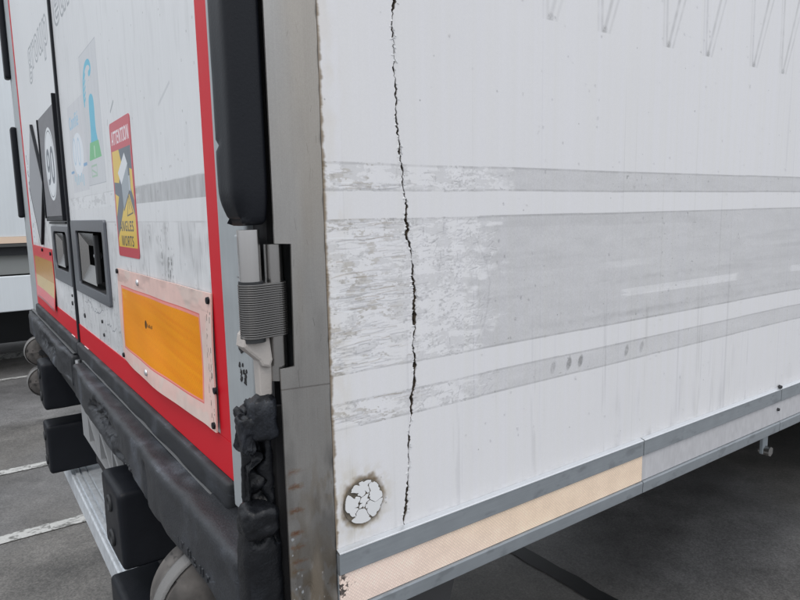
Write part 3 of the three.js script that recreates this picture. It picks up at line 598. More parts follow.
{
  const W0 = 1130, H0 = 370;
  const pic = platePicture(W0, H0, (g, w, h) => {
    const im = g.createImageData(w, h), d = im.data;
    for (let j = 0; j < h; j++) for (let i = 0; i < w; i++) {
      const u = i / w, v = 1 - j / h, k = (j * w + i) * 4; let q = 1 + (fbm(u * 40, v * 14, 3) - 0.5) * 0.06;
      let c = [226, 194, 185];
      const bl = sst(0.5, 0.7, fbm(u * 12 + 3, v * 5, 3)); c = [c[0] - bl * 6, c[1] + bl * 5, c[2] + bl * 5];
      if (v > 0.86) q -= 0.10 * sst(0.45, 0.7, fbm(u * 9, v * 12, 3));
      const inn = u > 0.058 && u < 0.905 && v > 0.175 && v < 0.80;
      const li = !inn && u > 0.05 && u < 0.913 && v > 0.155 && v < 0.825;
      if (inn) {
        const wv = n2(u * 3 + 2, (v + u * 0.25) * 34), s = sst(0.35, 0.75, u) * 0.5 + 0.5;
        c = [240 + 6 * (wv - 0.5) * s, 148 + 16 * (wv - 0.5) * s, 5]; const la = u * 84 + v * 28, lb = u * 84 - v * 28, le = Math.min(la - Math.floor(la), lb - Math.floor(lb)), ce = n2(u * 700, v * 240); q = 1 + (ce - 0.5) * 0.07 - 0.07 * sst(0.16, 0.05, le);
        const sc = sst(0.55, 0.62, fbm(u * 30, v * 70, 3)) * sst(0.2, 0.05, u) * sst(0.6, 0.75, v); c[2] += sc * 60; c[1] += sc * 24;
      } else if (li) c = [236, 150, 140];
      d[k] = clamp(c[0] * q, 0, 255); d[k + 1] = clamp(c[1] * q, 0, 255); d[k + 2] = clamp(c[2] * q, 0, 255); d[k + 3] = 255;
    }
    g.putImageData(im, 0, 0);
    g.fillStyle = 'rgb(70,48,20)'; g.beginPath(); g.ellipse(w * 0.375, h * 0.47, 13, 15, 0, 0, 7); g.fill(); for (let i = 0; i < 5; i++) g.fillRect(w * 0.392 + i * 13, h * 0.455 + (i % 2) * 4, 8, 12 - (i % 2) * 3);
    g.fillStyle = 'rgba(60,46,44,0.6)'; for (let i = 0; i < 40; i++) g.fillRect(w * rr(0.955, 0.995), h * rr(0.1, 0.9), rr(1, 5), rr(2, 18));
    g.strokeStyle = 'rgba(214,96,90,0.9)'; g.lineWidth = 3; g.strokeRect(w * 0.05, h * 0.175, w * 0.863, h * 0.67);
  });
  const bend = (u, v) => 0.010 * sst(0.55, 0, v) * Math.sin(u * Math.PI) ** 1.2 + 0.004 * sst(0.9, 1, u) * (1 - v) + 0.0015 * Math.sin(u * 9 + v * 3) ** 2;
  add(doorR, 'marker_plate', plateGeo(-0.757, -0.197, 1.2535, 1.4375, bend), phys({ map: colourTex(pic), roughness: 0.45, specularIntensity: 0.5 }), 'faded orange marker plate with a pink border, bent at its foot');
  const bolts = []; for (const [z, y, o] of [[-0.749, 1.432, 0], [-0.205, 1.428, 0], [-0.749, 1.262, 0], [-0.203, 1.262, 0.003], [-0.198, 1.31, 0]]) bolts.push(cyl(0.0045, 0.005, 0.003 + o, 'x', -0.0065 - o / 2, y, z, 12));
  addEach(doorR, 'plate_bolt', bolts, blackRubber);
  const riv = []; for (const [z, y, o] of [[-0.585, 1.4215, 0.001], [-0.53, 1.27, 0.0105]]) riv.push(metreUV(new THREE.SphereGeometry(0.006, 14, 8).scale(0.5, 1, 1).translate(-0.0045 - o, y, z)));
  addEach(doorR, 'plate_rivet', riv, aluminium);

  const picL = platePicture(560, 200, (g, w, h) => {
    g.fillStyle = 'rgb(232,62,72)'; g.fillRect(0, 0, w, h);
    g.fillStyle = 'rgb(198,140,28)'; g.fillRect(w * 0.07, h * 0.20, w * 0.93, h * 0.36);
    g.fillStyle = 'rgb(212,180,104)'; g.beginPath(); g.moveTo(w * 0.07, h * 0.55); g.lineTo(w, h * 0.55); g.lineTo(w, h * 0.79); g.lineTo(w * 0.09, h * 0.77); g.fill();
    for (let i = 0; i < 160; i++) { g.fillStyle = `rgba(70,40,30,${rr(0.02, 0.12)})`; g.fillRect(rnd() * w, rnd() * h, rr(2, 30), rr(1, 6)); }
    g.fillStyle = 'rgba(150,30,44,0.8)'; g.fillRect(w * 0.05, h * 0.96, w, h * 0.04);
  });
  add(doorL, 'marker_plate', plateGeo(-2.345, -1.765, 1.232, 1.440, (u, v) => 0.006 * sst(0.5, 0, v) * sst(0.4, 1, u)), phys({ map: colourTex(picL), roughness: 0.35, clearcoat: 0.4, clearcoatRoughness: 0.2 }), 'red and ochre marker plate with a paler lower patch');
  addEach(doorL, 'plate_bolt', [[1.425, -1.775], [1.43, -2.0], [1.25, -1.79]].map(([y, z]) => cyl(0.006, 0.006, 0.005, 'x', -0.0065, y, z, 10)), blackRubber);
}
{ // blind-spot sticker
  const pic = platePicture(512, 800, (g, w, h) => {
    g.fillStyle = 'rgb(196,44,62)'; g.fillRect(0, 0, w, h);
    g.fillStyle = 'rgb(238,228,232)'; g.font = 'bold 86px sans-serif'; g.textAlign = 'center'; g.save(); g.translate(w / 2, 132); g.scale(0.92, 1.28); g.fillText('ATTENTION', 0, 0, 500); g.restore();
    const X0 = 26, X1 = w - 26, Y0 = 168, Y1 = 742;
    g.save(); g.beginPath(); g.rect(X0, Y0, X1 - X0, Y1 - Y0); g.clip();
    g.fillStyle = 'rgb(226,190,52)'; g.fillRect(X0, Y0, X1 - X0, Y1 - Y0);
    g.fillStyle = 'rgb(78,88,100)'; g.beginPath(); g.moveTo(200, Y0); g.lineTo(X1, Y0); g.lineTo(X1, 300); g.lineTo(430, 290); g.lineTo(430, 400); g.lineTo(X1, 470); g.lineTo(X1, 560); g.lineTo(370, 420); g.lineTo(170, 600); g.lineTo(26, 700); g.lineTo(26, 560); g.lineTo(120, 440); g.lineTo(26, 420); g.lineTo(26, 350); g.lineTo(150, 360); g.lineTo(250, 250); g.closePath(); g.fill();
    g.fillStyle = 'rgb(226,190,52)'; g.beginPath(); g.moveTo(330, 408); g.lineTo(470, 640); g.lineTo(X1, 742); g.lineTo(X0, 742); g.lineTo(X0, 690); g.closePath(); g.fill();
    g.restore();
    // truck seen from behind at a slant
    g.fillStyle = 'rgb(222,226,230)'; g.beginPath(); g.moveTo(140, 300); g.lineTo(330, 196); g.lineTo(390, 262); g.lineTo(210, 372); g.fill();
    g.fillStyle = 'rgb(150,160,168)'; g.beginPath(); g.moveTo(210, 372); g.lineTo(390, 262); g.lineTo(390, 412); g.lineTo(225, 520); g.fill();
    g.fillStyle = 'rgb(180,188,196)'; g.beginPath(); g.moveTo(390, 330); g.lineTo(420, 330); g.lineTo(425, 420); g.lineTo(390, 412); g.fill();
    g.strokeStyle = 'rgb(50,56,62)'; g.lineWidth = 10; g.beginPath(); g.moveTo(225, 526); g.lineTo(395, 414); g.stroke();
    g.lineWidth = 8; g.strokeStyle = 'rgb(60,54,24)'; g.lineJoin = 'round'; g.beginPath(); g.moveTo(360, 440); g.lineTo(440, 540); g.lineTo(300, 556); g.closePath(); g.stroke(); g.beginPath(); g.moveTo(362, 475); g.lineTo(366, 520); g.stroke();
    g.fillStyle = 'rgb(36,32,26)'; g.textAlign = 'center'; g.font = 'bold 92px sans-serif'; g.save(); g.translate(w / 2, 646); g.scale(1, 0.92); g.fillText('ANGLES', 0, 0, 380); g.restore(); g.save(); g.translate(w / 2, 734); g.scale(1, 0.92); g.fillText('MORTS', 0, 0, 350); g.restore();
  });
  const p = []; const r = 0.008, z0 = -0.738, z1 = -0.573, y0 = 1.4635, y1 = 1.7135;
  for (const [cx, cy, a0] of [[z1 - r, y0 + r, -Math.PI / 2], [z1 - r, y1 - r, 0], [z0 + r, y1 - r, Math.PI / 2], [z0 + r, y0 + r, Math.PI]]) for (let k = 0; k <= 5; k++) { const a = a0 + k / 5 * Math.PI / 2; p.push([cx + Math.cos(a) * r, cy + Math.sin(a) * r]); }
  add(doorR, 'sticker', rectUV(toRear(extr(p, 0.0008), -0.0002), 'x', z0, z1, y0, y1), phys({ map: colourTex(pic), roughness: 0.35, clearcoat: 0.3, clearcoatRoughness: 0.2 }), 'red and yellow blind-spot warning sticker with a truck');
}
{ // grey plaque with the speed disc, left door
  const pic = platePicture(512, 420, (g, w, h) => {
    const im = g.createImageData(w, h), d = im.data; for (let i = 0; i < w * h; i++) { const q = 118 + 12 * (fbm((i % w) / 40, Math.floor(i / w) / 14, 3) - 0.5); d[i * 4] = q; d[i * 4 + 1] = q; d[i * 4 + 2] = q + 4; d[i * 4 + 3] = 255; } g.putImageData(im, 0, 0);
    g.fillStyle = 'rgb(222,226,230)'; g.beginPath(); g.ellipse(w * 0.53, h * 0.5, w * 0.285, h * 0.345, 0, 0, 7); g.fill();
    g.strokeStyle = 'rgb(120,124,130)'; g.lineWidth = 4; g.beginPath(); g.ellipse(w * 0.53, h * 0.5, w * 0.25, h * 0.31, 0, 0, 7); g.stroke();
    g.strokeStyle = 'rgb(92,98,106)'; g.lineWidth = 9; g.font = 'bold 200px sans-serif'; g.textAlign = 'center'; g.textBaseline = 'middle'; g.fillStyle = 'rgb(116,122,130)'; g.fillText('90', w * 0.53, h * 0.52);
  });
  const z0 = -1.755, z1 = -1.372, y0 = 1.545, y1 = 1.852;
  add(doorL, 'speed_plaque', rectUV(rbox(-0.008, -0.0005, y0, y1, z0, z1, 0.002), 'x', z0, z1, y0, y1), mat({ map: colourTex(pic), roughness: 0.5 }), 'grey plaque with a white disc reading 90');
  addEach(doorL, 'plaque_edge', [rbox(-0.014, -0.0005, y0 - 0.012, y1 + 0.02, z1 + 0.001, z1 + 0.010, 0.002), rbox(-0.012, -0.0005, y0 - 0.004, y1, z0 - 0.009, z0 - 0.001, 0.002), rbox(-0.010, -0.0005, y0 - 0.013, y0 - 0.001, z0, z1, 0.002)], blackRubber);
  add(doorL, 'latch_bar', rbox(-0.008, -0.0005, 1.5235, 1.5295, z0 + 0.04, z1, 0.001), darkSteel);
}
{ // folding diamond placard
  const cz = -1.985, cy = 1.657, a = 0.205;
  const Tp = [cz, cy + a], Rp = [cz + a, cy], Bp = [cz, cy - a], Lp = [cz - a, cy];
  add(doorL, 'diamond_placard', metreUV(toRear(extr([Bp, Rp, Tp, Lp], 0.004, null), -0.005)), mat({ color: new THREE.Color(0.30, 0.31, 0.33), roughness: 0.55 }), 'grey diamond placard with black edges');
  const bar = (p, q, w, x, dpt) => { const dx = q[0] - p[0], dy = q[1] - p[1], l = Math.hypot(dx, dy), nx = -dy / l * w / 2, ny = dx / l * w / 2; return metreUV(toRear(extr([[p[0] - nx, p[1] - ny], [q[0] - nx, q[1] - ny], [q[0] + nx, q[1] + ny], [p[0] + nx, p[1] + ny]], dpt), x)); };
  addEach(doorL, 'placard_edge', [bar(Tp, Rp, 0.010, -0.0005, 0.0085), bar(Lp, Bp, 0.010, -0.0007, 0.0085), bar(Rp, Bp, 0.010, -0.0009, 0.0085)], blackRubber);
  const wp = platePicture(128, 512, (g, w, h) => { g.fillStyle = 'rgb(214,218,222)'; g.fillRect(0, 0, w, h); g.fillStyle = 'rgb(70,80,92)'; for (let i = 0; i < 24; i++) g.fillRect(w * rr(0.25, 0.5), h * rr(0.04, 0.94), rr(6, 22), rr(4, 18)); });
  add(doorL, 'paper_notice', rectUV(box(-0.0014, 0, 1.45, 1.80, -2.30, -2.215), 'x', -2.30, -2.215, 1.45, 1.80), mat({ map: colourTex(wp), roughness: 0.6 }));
}
// recessed lock handles
const rrect = (a, b, c, d, r) => { const p = []; for (const [cx, cy, t] of [[b - r, c + r, -Math.PI / 2], [b - r, d - r, 0], [a + r, d - r, Math.PI / 2], [a + r, c + r, Math.PI]]) for (let k = 0; k <= 4; k++) { const q = t + k / 4 * Math.PI / 2; p.push([cx + Math.cos(q) * r, cy + Math.sin(q) * r]); } return p; };
function quads(list) { const pos = []; for (const [a, b, c, d] of list) pos.push(...a, ...b, ...c, ...a, ...c, ...d); const g = new THREE.BufferGeometry(); g.setAttribute('position', new THREE.Float32BufferAttribute(pos, 3)); g.computeVertexNormals(); return metreUV(g); }
function lock(door, z0, z1, y0, y1, H, rad) { // H: the opening in the door [z0, z1, y0, y1]
  const [a, b, c, d] = H, D = 0.056;
  add(door, 'handle_plate', metreUV(toRear(extr(rrect(z0, z1, y0, y1, 0.006), 0.0035, [rrect(a, b, c, d, rad).reverse()], 0.0012), -0.0016)), bezel);
  // bucket let into the door
  add(door, 'handle_recess', quads([[[D, c, a], [D, c, b], [D, d, b], [D, d, a]], [[0, c, a], [0, c, b], [D, c, b], [D, c, a]], [[0, d, a], [D, d, a], [D, d, b], [0, d, b]], [[0, c, a], [D, c, a], [D, d, a], [0, d, a]], [[0, c, b], [0, d, b], [D, d, b], [D, c, b]]]), blackVoid);  // shadow inside the recess is put into its near-black colour
  // dished steel paddle: a sloping frame about a dark hole
  const l0 = a + (b - a) * 0.04, l1 = a + (b - a) * 0.62, h0 = c + 0.010, h1 = d - 0.006, i0 = lerp(l0, l1, 0.22), i1 = lerp(l0, l1, 0.72), j0 = lerp(h0, h1, 0.34), j1 = lerp(h0, h1, 0.74), X0 = -0.001, X1 = 0.013;
  add(door, 'lock_paddle', quads([[[X0, h1, l0], [X0, h1, l1], [X1, j1, i1], [X1, j1, i0]], [[X0, h0, l0], [X1, j0, i0], [X1, j0, i1], [X0, h0, l1]], [[X0, h0, l0], [X0, h1, l0], [X1, j1, i0], [X1, j0, i0]], [[X0, h0, l1], [X1, j0, i1], [X1, j1, i1], [X0, h1, l1]]]), bareSteel);
  add(door, 'lock_pin', metreUV(new THREE.SphereGeometry(0.010, 16, 10).translate(0.020, (j0 + j1) / 2, lerp(i0, i1, 0.75))), aluminium);
  add(door, 'lock_lever', rbox(-0.002, 0.010, h0 + 0.004, h1 - 0.004, l1 - 0.004, l1 + 0.010, 0.003), darkSteel);
}
lock(doorR, -1.290, -0.848, 1.348, 1.532, HOLE_R, 0.008);
lock(doorL, -1.700, -1.358, 1.350, 1.515, HOLE_L, 0.028);
addEach(doorR, 'screw', [cyl(0.006, 0.006, 0.004, 'x', -0.001, 1.285, -1.22, 12), cyl(0.004, 0.004, 0.004, 'x', -0.001, 1.27, -0.97, 10), cyl(0.004, 0.004, 0.004, 'x', -0.001, 1.30, -0.98, 10)], darkSteel);
addEach(doorL, 'screw', [cyl(0.006, 0.006, 0.004, 'x', -0.001, 1.297, -1.42, 12), cyl(0.004, 0.004, 0.004, 'x', -0.001, 1.32, -1.41, 10)], darkSteel);

// ---- hinge at the corner
{
  const h = group(T, 'door_hinge'); h.userData.label = 'steel hinge with two pins joined by a ribbed link';
  const AX = -0.0235, AZ = -0.013, BX = 0.0035, BZ = -0.016;
  add(h, 'pin_sleeve', metreUV(new THREE.CylinderGeometry(0.0112, 0.0112, 0.056, 40).translate(AX, 1.493, AZ)), sleeve);
  add(h, 'pin_sleeve', cyl(0.0095, 0.0095, 0.050, 'y', BX, 1.4805, BZ, 40), bareSteel);
  add(h, 'pin_sleeve', cyl(0.0100, 0.0100, 0.052, 'y', BX, 1.388, BZ, 40), bareSteel);
  // ribbed link: many thin leaves about both pins
  const leaf = [], n = 24, lo = 1.4105, hi = 1.4665; const st = (hi - lo) / n;
  for (let i = 0; i < n; i++) {
    const pts = []; const R1 = 0.0128, R2 = 0.0118;
    for (let k = 0; k <= 14; k++) { const a = Math.PI / 2 + k / 14 * Math.PI; pts.push([AX + Math.cos(a) * R1, -AZ + Math.sin(a) * R1]); }
    for (let k = 0; k <= 14; k++) { const a = -Math.PI / 2 + k / 14 * Math.PI; pts.push([BX + Math.cos(a) * R2, -BZ + Math.sin(a) * R2]); }
    const g = extr(pts, st * 0.42, null, st * 0.2); g.rotateX(-Math.PI / 2); g.translate(0, lo + i * st + st * 0.25, 0); leaf.push(metreUV(g));
  }
  leaf.push(box(AX, BX, lo, hi, AZ - 0.008, AZ + 0.008));
  add(h, 'ribbed_link', joined(leaf), ribSteel);
  // strap welding the upper sleeve to the door edge
  add(h, 'hinge_strap', rbox(-0.012, -0.004, 1.466, 1.515, -0.085, -0.03, 0.003), doorEdge);
  // cast lower arm, curling off the door and ending in a tongue
  const armG = extr([[-0.033, 1.413], [-0.030, 1.4165], [-0.011, 1.411], [-0.0085, 1.386], [-0.0105, 1.381], [-0.0155, 1.3825], [-0.0185, 1.388], [-0.029, 1.398], [-0.0345, 1.404]], 0.016, null, 0.003).translate(0, 0, -0.026);
  add(h, 'hinge_arm', metreUV(armG), castPaint);
  add(h, 'hinge_tongue', metreUV(extr([[-0.0185, 1.384], [-0.006, 1.385], [-0.0075, 1.349], [-0.011, 1.345], [-0.018, 1.349]], 0.012, null, 0.0015).translate(0, 0, -0.026)), castPaint);
  add(h, 'hinge_backing', box(0.004, 0.02, 1.0, 2.6, -0.075, -0.03), blackVoid);  // dark filler: shade of the gap beside the post, put in as colour
  addEach(h, 'washer', [cyl(0.0125, 0.0125, 0.003, 'y', AX, 1.4675, AZ, 28), cyl(0.0125, 0.0125, 0.004, 'y', AX, 1.4085, AZ, 28)], darkSteel);
}
// ---- rubber strips up the rear corners
add(T, 'corner_rubber', lumpy(-0.040, -0.002, 1.5225, 2.9, -0.053, -0.002, 0.010, 0.006, (x, y, z, nx, ny, nz) => {
  const low = sst(1.57, 1.522, y); return -0.010 * low * low * (nx < -0.3 ? 1 : 0.25) + (fbm3(x * 40, y * 12, z * 40, 3) - 0.5) * 0.0016 - 0.003 * sst(0.006, 0, Math.abs(y - 1.606)) * (nx < -0.6 ? 1 : 0) * sst(-0.03, -0.045, z);
}), blackRubber, 'tall black rubber strip on the near rear corner');
add(T, 'corner_rubber', lumpy(-0.024, -0.001, 1.548, 1.925, -2.60, -2.545, 0.008, 0.008), blackRubber);
add(T, 'corner_rubber', lumpy(-0.024, -0.001, 2.12, 2.9, -2.60, -2.545, 0.008, 0.008), blackRubber);
add(T, 'corner_post', rbox(-0.002, 0.06, 1.0, TOP, -2.6, -2.502, 0.003), doorEdge);

// ---- sill buffers, torn and scuffed
const gouge = (z, y, cz, cy, rz, ry) => sst(1, 0.25, Math.hypot((z - cz) / rz, (y - cy) / ry));
{
  const bufR = lumpy(-0.048, 0.03, 1.070, 1.1605, -1.235, -0.036, 0.012, 0.0045, (x, y, z, nx, ny) => {
    let k = (fbm3(x * 25, y * 25, z * 14, 3) - 0.5) * 0.008;
    const rear = clamp(-nx);
    const gg = Math.max(gouge(z, y, -0.82, 1.12, 0.20, 0.042), gouge(z, y, -0.62, 1.085, 0.09, 0.02)) * rear;
    k -= gg * (0.002 + 0.040 * Math.abs(fbm3(z * 30, y * 70, 2, 4) - 0.5) + 0.010 * sst(0.55, 0.58, n3(z * 50, y * 110, 9))) + 0.012 * sst(0.006, 0.001, Math.abs((y - 1.118) + (fbm3(z * 26, 3, 1, 3) - 0.5) * 0.07)) * sst(0.1, 0.4, gg) * rear;
    // joint where the buffer is butted, and its rounded far end
    k -= 0.014 * sst(0.022, 0, Math.abs(z + 0.445 + (y - 1.1) * 0.2)) * rear * sst(1.150, 1.12, y) - 0.004 * sst(0.12, 0.03, Math.abs(z + 0.36)) * rear;
    k -= 0.006 * sst(0.010, 0, Math.abs(z + 0.70)) * rear * sst(1.12, 1.10, y);
    k -= 0.010 * sst(-1.0, -1.235, z) * rear;
    return k;
  });
  const b1 = add(T, 'sill_buffer', bufR, rubber, 'scuffed rubber sill buffer below the right door'); void b1;
  const bufL = lumpy(-0.034, 0.03, 1.058, 1.150, -2.56, -1.395, 0.012, 0.006, (x, y, z, nx) => {
    let k = (fbm3(x * 25 + 9, y * 25, z * 14, 3) - 0.5) * 0.010; const rear = clamp(-nx);
    k -= gouge(z, y, -1.85, 1.11, 0.28, 0.045) * rear * (0.006 + 0.05 * Math.abs(fbm3(z * 26, y * 50, 7, 4) - 0.5));
    k -= 0.018 * sst(-2.45, -2.56, z) * rear + 0.022 * sst(-1.6, -1.4, z) * rear;
    return k;
  });
  add(T, 'sill_buffer', bufL, rubber, 'scuffed rubber sill buffer below the left door');
  // raised characters moulded along the foot of the buffer, worn past reading: a row of short bars
  const bars = []; const rb = (z, y, w, h) => bars.push(rbox(-0.0505, -0.040, y, y + h, z, z + w, 0.0012, 1));
  let z = -0.43; for (let i = 0; i < 12; i++) { const y = 1.0835 + (i % 3) * 0.0008; rb(z, y, 0.004, 0.012); if (i % 2) { rb(z + 0.004, y + 0.008, 0.007, 0.004); if (i % 3 === 0) rb(z + 0.004, y, 0.007, 0.004); } else rb(z + 0.010, y, 0.0035, 0.012); z += 0.026; }
  addEach(T, 'moulded_mark', bars, rubber);
  add(T, 'sill_strip', rbox(-0.0150, 0.03, 1.1616, 1.1627, -1.24, -0.21, 0.0004), darkAlu);
  add(T, 'sill_strip', rbox(-0.0145, 0.03, 1.1535, 1.1547, -2.55, -1.40, 0.0004), darkAlu);
  // torn corner buffer
  const cb = lumpy(-0.0450, -0.0010, 0.86, 1.340, -0.046, -0.010, 0.011, 0.0032, (x, y, z, nx, ny, nz) => {
    const face = Math.max(clamp(nz), clamp(-nx));
    let k = (fbm3(x * 34, y * 26, z * 34, 4) - 0.5) * 0.010 * face;
    const torn = sst(1.17, 1.235, y); // the upper part is crumpled and split
    k += torn * (Math.abs(fbm3(x * 38 + 3, y * 40, z * 38, 4) - 0.5) * 0.030 - 0.011) * (nx < -0.3 ? 0.55 : 1) * (0.5 + 0.5 * face);
    k -= 0.016 * sst(0.012, 0.002, Math.abs(y - 1.268 + (x + 0.02) * 0.4)) * face + 0.010 * sst(0.010, 0.002, Math.abs(y - 1.231 - (x + 0.02) * 0.5)) * face;
    k -= 0.008 * sst(0.006, 0.001, Math.abs(x + 0.026 + (y - 1.32) * 0.35)) * sst(1.27, 1.29, y) * face;
    k -= 0.010 * sst(1.320, 1.340, y) * (x > -0.02 ? 1 : 0.1);
    k -= 0.006 * sst(0.60, 0.64, n3(x * 48 + 2, y * 26, z * 48)) * face * torn;
    // a strip of the outer skin has peeled off the lower part
    k -= 0.0035 * sst(0.002, 0.0, 1.190 + (n2(x * 160, 5) - 0.5) * 0.018 - y) * sst(-0.034, -0.030, x + (n2(y * 60, 9) - 0.5) * 0.012) * clamp(nz) * 2;
    return k;
  });
  const flap = lumpy(-0.0445, -0.024, 1.284, 1.330, -0.040, -0.005, 0.010, 0.002, (x, y, z) => (fbm3(x * 55, y * 55, z * 55, 4) - 0.55) * 0.012 - 0.004 * sst(0.58, 0.62, n3(x * 60, y * 44, z * 60)));
  const fold = lumpy(-0.032, -0.003, 1.300, 1.346, -0.040, -0.003, 0.009, 0.003, (x, y, z) => (fbm3(x * 60 + 8, y * 40, z * 60, 4) - 0.5) * 0.011 - 0.004 * sst(0.60, 0.64, n3(x * 60, y * 30 + 7, z * 60))); fold.rotateZ(0);
  const lip = lumpy(-0.045, -0.008, 1.192, 1.228, -0.042, -0.003, 0.010, 0.003, (x, y, z) => (fbm3(x * 60 + 2, y * 60 + 4, z * 60, 3) - 0.5) * 0.013);
  add(T, 'corner_buffer', joined([cb, flap, fold, lip]), tornRubber, 'torn black rubber block at the foot of the corner post');
  add(T, 'corner_backing', box(-0.001, 0.021, 0.86, 1.33, -0.095, -0.022), blackVoid);  // dark filler standing in for shade between post and buffer
  add(T, 'rear_sill', box(0.0, 0.06, 1.0, 1.157, -2.50, -0.096), darkSteel);
  // bits of latch hardware in the middle, between the buffers
  addEach(T, 'latch_stud', [cyl(0.007, 0.007, 0.05, 'y', -0.008, 1.115, -1.37, 12), cyl(0.007, 0.007, 0.04, 'y', -0.010, 1.10, -1.262, 12)], aluminium);
}

// ---- dock bumper blocks, rollers, lattice bar and underrun beam below the sill
{
  const hole = (z, y) => { const g = new THREE.TorusGeometry(0.014, 0.004, 6, 18); g.rotateY(Math.PI / 2); return metreUV(g.translate(-0.0615, y, z)); };
  function block(y0, y1, z0, z1, label) {
    const b = group(T, 'dock_bumper'); b.userData.label = label;
    add(b, 'rubber_block', lumpy(-0.060, 0.115, y0, y1, z0, z1, 0.010, 0.008, (x, y, z) => (fbm3(x * 20, y * 20, z * 20, 3) - 0.5) * 0.003), blackRubber);
    addEach(b, 'bolt_ring', [hole((z0 + z1) / 2, y1 - 0.045), hole((z0 + z1) / 2, y0 + 0.04)], darkSteel);
    add(b, 'mounting_plate', box(0.113, 0.125, y0 + 0.01, y1 + 0.01, z0 + 0.005, z1 - 0.005), darkSteel);
  }
  block(0.862, 1.020, -0.795, -0.635, 'upper black rubber bumper block nearest the corner');
  block(0.624, 0.782, -0.800, -0.590, 'lower black rubber bumper block on the near end of the beam');
  block(0.880, 1.045, -1.975, -1.845, 'upper black rubber bumper block below the left door');
  block(0.640, 0.815, -1.985, -1.870, 'lower black rubber bumper block on the far end of the beam');
  const roller = (name, r, len, x, y, z, label) => {
    const q = group(T, name, x, y, z); q.userData.label = label;
    const dome = []; for (let k = 0; k <= 10; k++) { const a = k / 10 * Math.PI / 2; dome.push([Math.cos(a) * r * 0.95, len / 2 - 0.012 + Math.sin(a) * r * 0.34]); }
    const lathe = (pr) => { const g = new THREE.LatheGeometry(pr.map((a) => new THREE.Vector2(Math.max(0, a[0]), a[1])), 56); g.rotateX(Math.PI / 2); return metreUV(g); };
    add(q, 'roller_drum', lathe([[0, -len / 2], [r * 0.8, -len / 2], [r * 0.86, -len / 2 + 0.008], [r * 0.86, len / 2 - 0.032], [r * 0.95, len / 2 - 0.028], [r * 0.95, len / 2 - 0.012], ...dome]), rollerMat);
    add(q, 'roller_rim', lathe([[r * 0.85, len / 2 - 0.033], [r * 0.99, len / 2 - 0.029], [r, len / 2 - 0.024], [r, len / 2 - 0.008], [r * 0.99, len / 2 - 0.004], [r * 0.95, len / 2 - 0.003]]), rimMat);
    add(q, 'roller_shaft', cyl(0.012, 0.012, len + 0.05, 'z', 0, 0, 0, 16), darkSteel);
    add(q, 'roller_bracket', box(r * 0.2, 0.14 - x, -0.02, 0.16, -len / 2 - 0.02, -len / 2 - 0.008), darkSteel);
  };
  roller('dock_roller', 0.096, 0.09, 0.004, 0.972, -0.295, 'grey dock roller below the near end of the sill');
  roller('dock_roller', 0.062, 0.10, -0.012, 1.006, -2.36, 'upper grey dock roller at the far corner');
  roller('dock_roller', 0.062, 0.10, -0.012, 0.880, -2.36, 'lower grey dock roller at the far corner');
  // pierced lattice bar
  const holes = []; const tri = (a, b, c) => holes.push([a, b, c]);
  for (let i = 0; i < 4; i++) { const z = -1.34 + i * 0.165; tri([z + 0.012, 0.994], [z + 0.155, 0.994], [z + 0.155, 0.912]); tri([z, 0.982], [z, 0.905], [z + 0.137, 0.905]); }
  add(T, 'lattice_bar', metreUV(toRear(extr([[-1.45, 0.895], [-0.66, 0.895], [-0.66, 1.008], [-1.45, 1.008]], 0.012, holes.map((h) => h)), 0.012)), mat({ color: new THREE.Color(0.34, 0.35, 0.36), roughness: 0.5, metalness: 0.3 }), 'pale grey pierced metal bar under the sill');
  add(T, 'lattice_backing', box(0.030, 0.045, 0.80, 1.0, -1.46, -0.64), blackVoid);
  // aluminium underrun beam with grooved edge
  const pf = [[0.004, 0.555], [0.120, 0.555], [0.120, 0.618], [0.062, 0.618], [0.060, 0.613], [0.056, 0.613], [0.054, 0.620], [0.040, 0.620], [0.038, 0.612], [0.034, 0.612], [0.032, 0.621], [0.020, 0.621], [0.018, 0.614], [0.014, 0.614], [0.0125, 0.619], [0.008, 0.619], [0.004, 0.614]];
  const bg = extr(pf, 1.66, null); bg.translate(0, 0, -2.13);
  add(T, 'underrun_beam', metreUV(bg), brightAlu, 'long aluminium underrun beam with grooves along its top');
  for (const z of [-1.75, -0.85]) add(T, 'beam_bracket', box(0.125, 0.20, 0.52, 1.06, z - 0.04, z + 0.04), darkSteel);
  add(T, 'chassis_crossbar', box(0.14, 0.24, 0.84, 1.06, -2.45, -0.10), darkSteel);
}

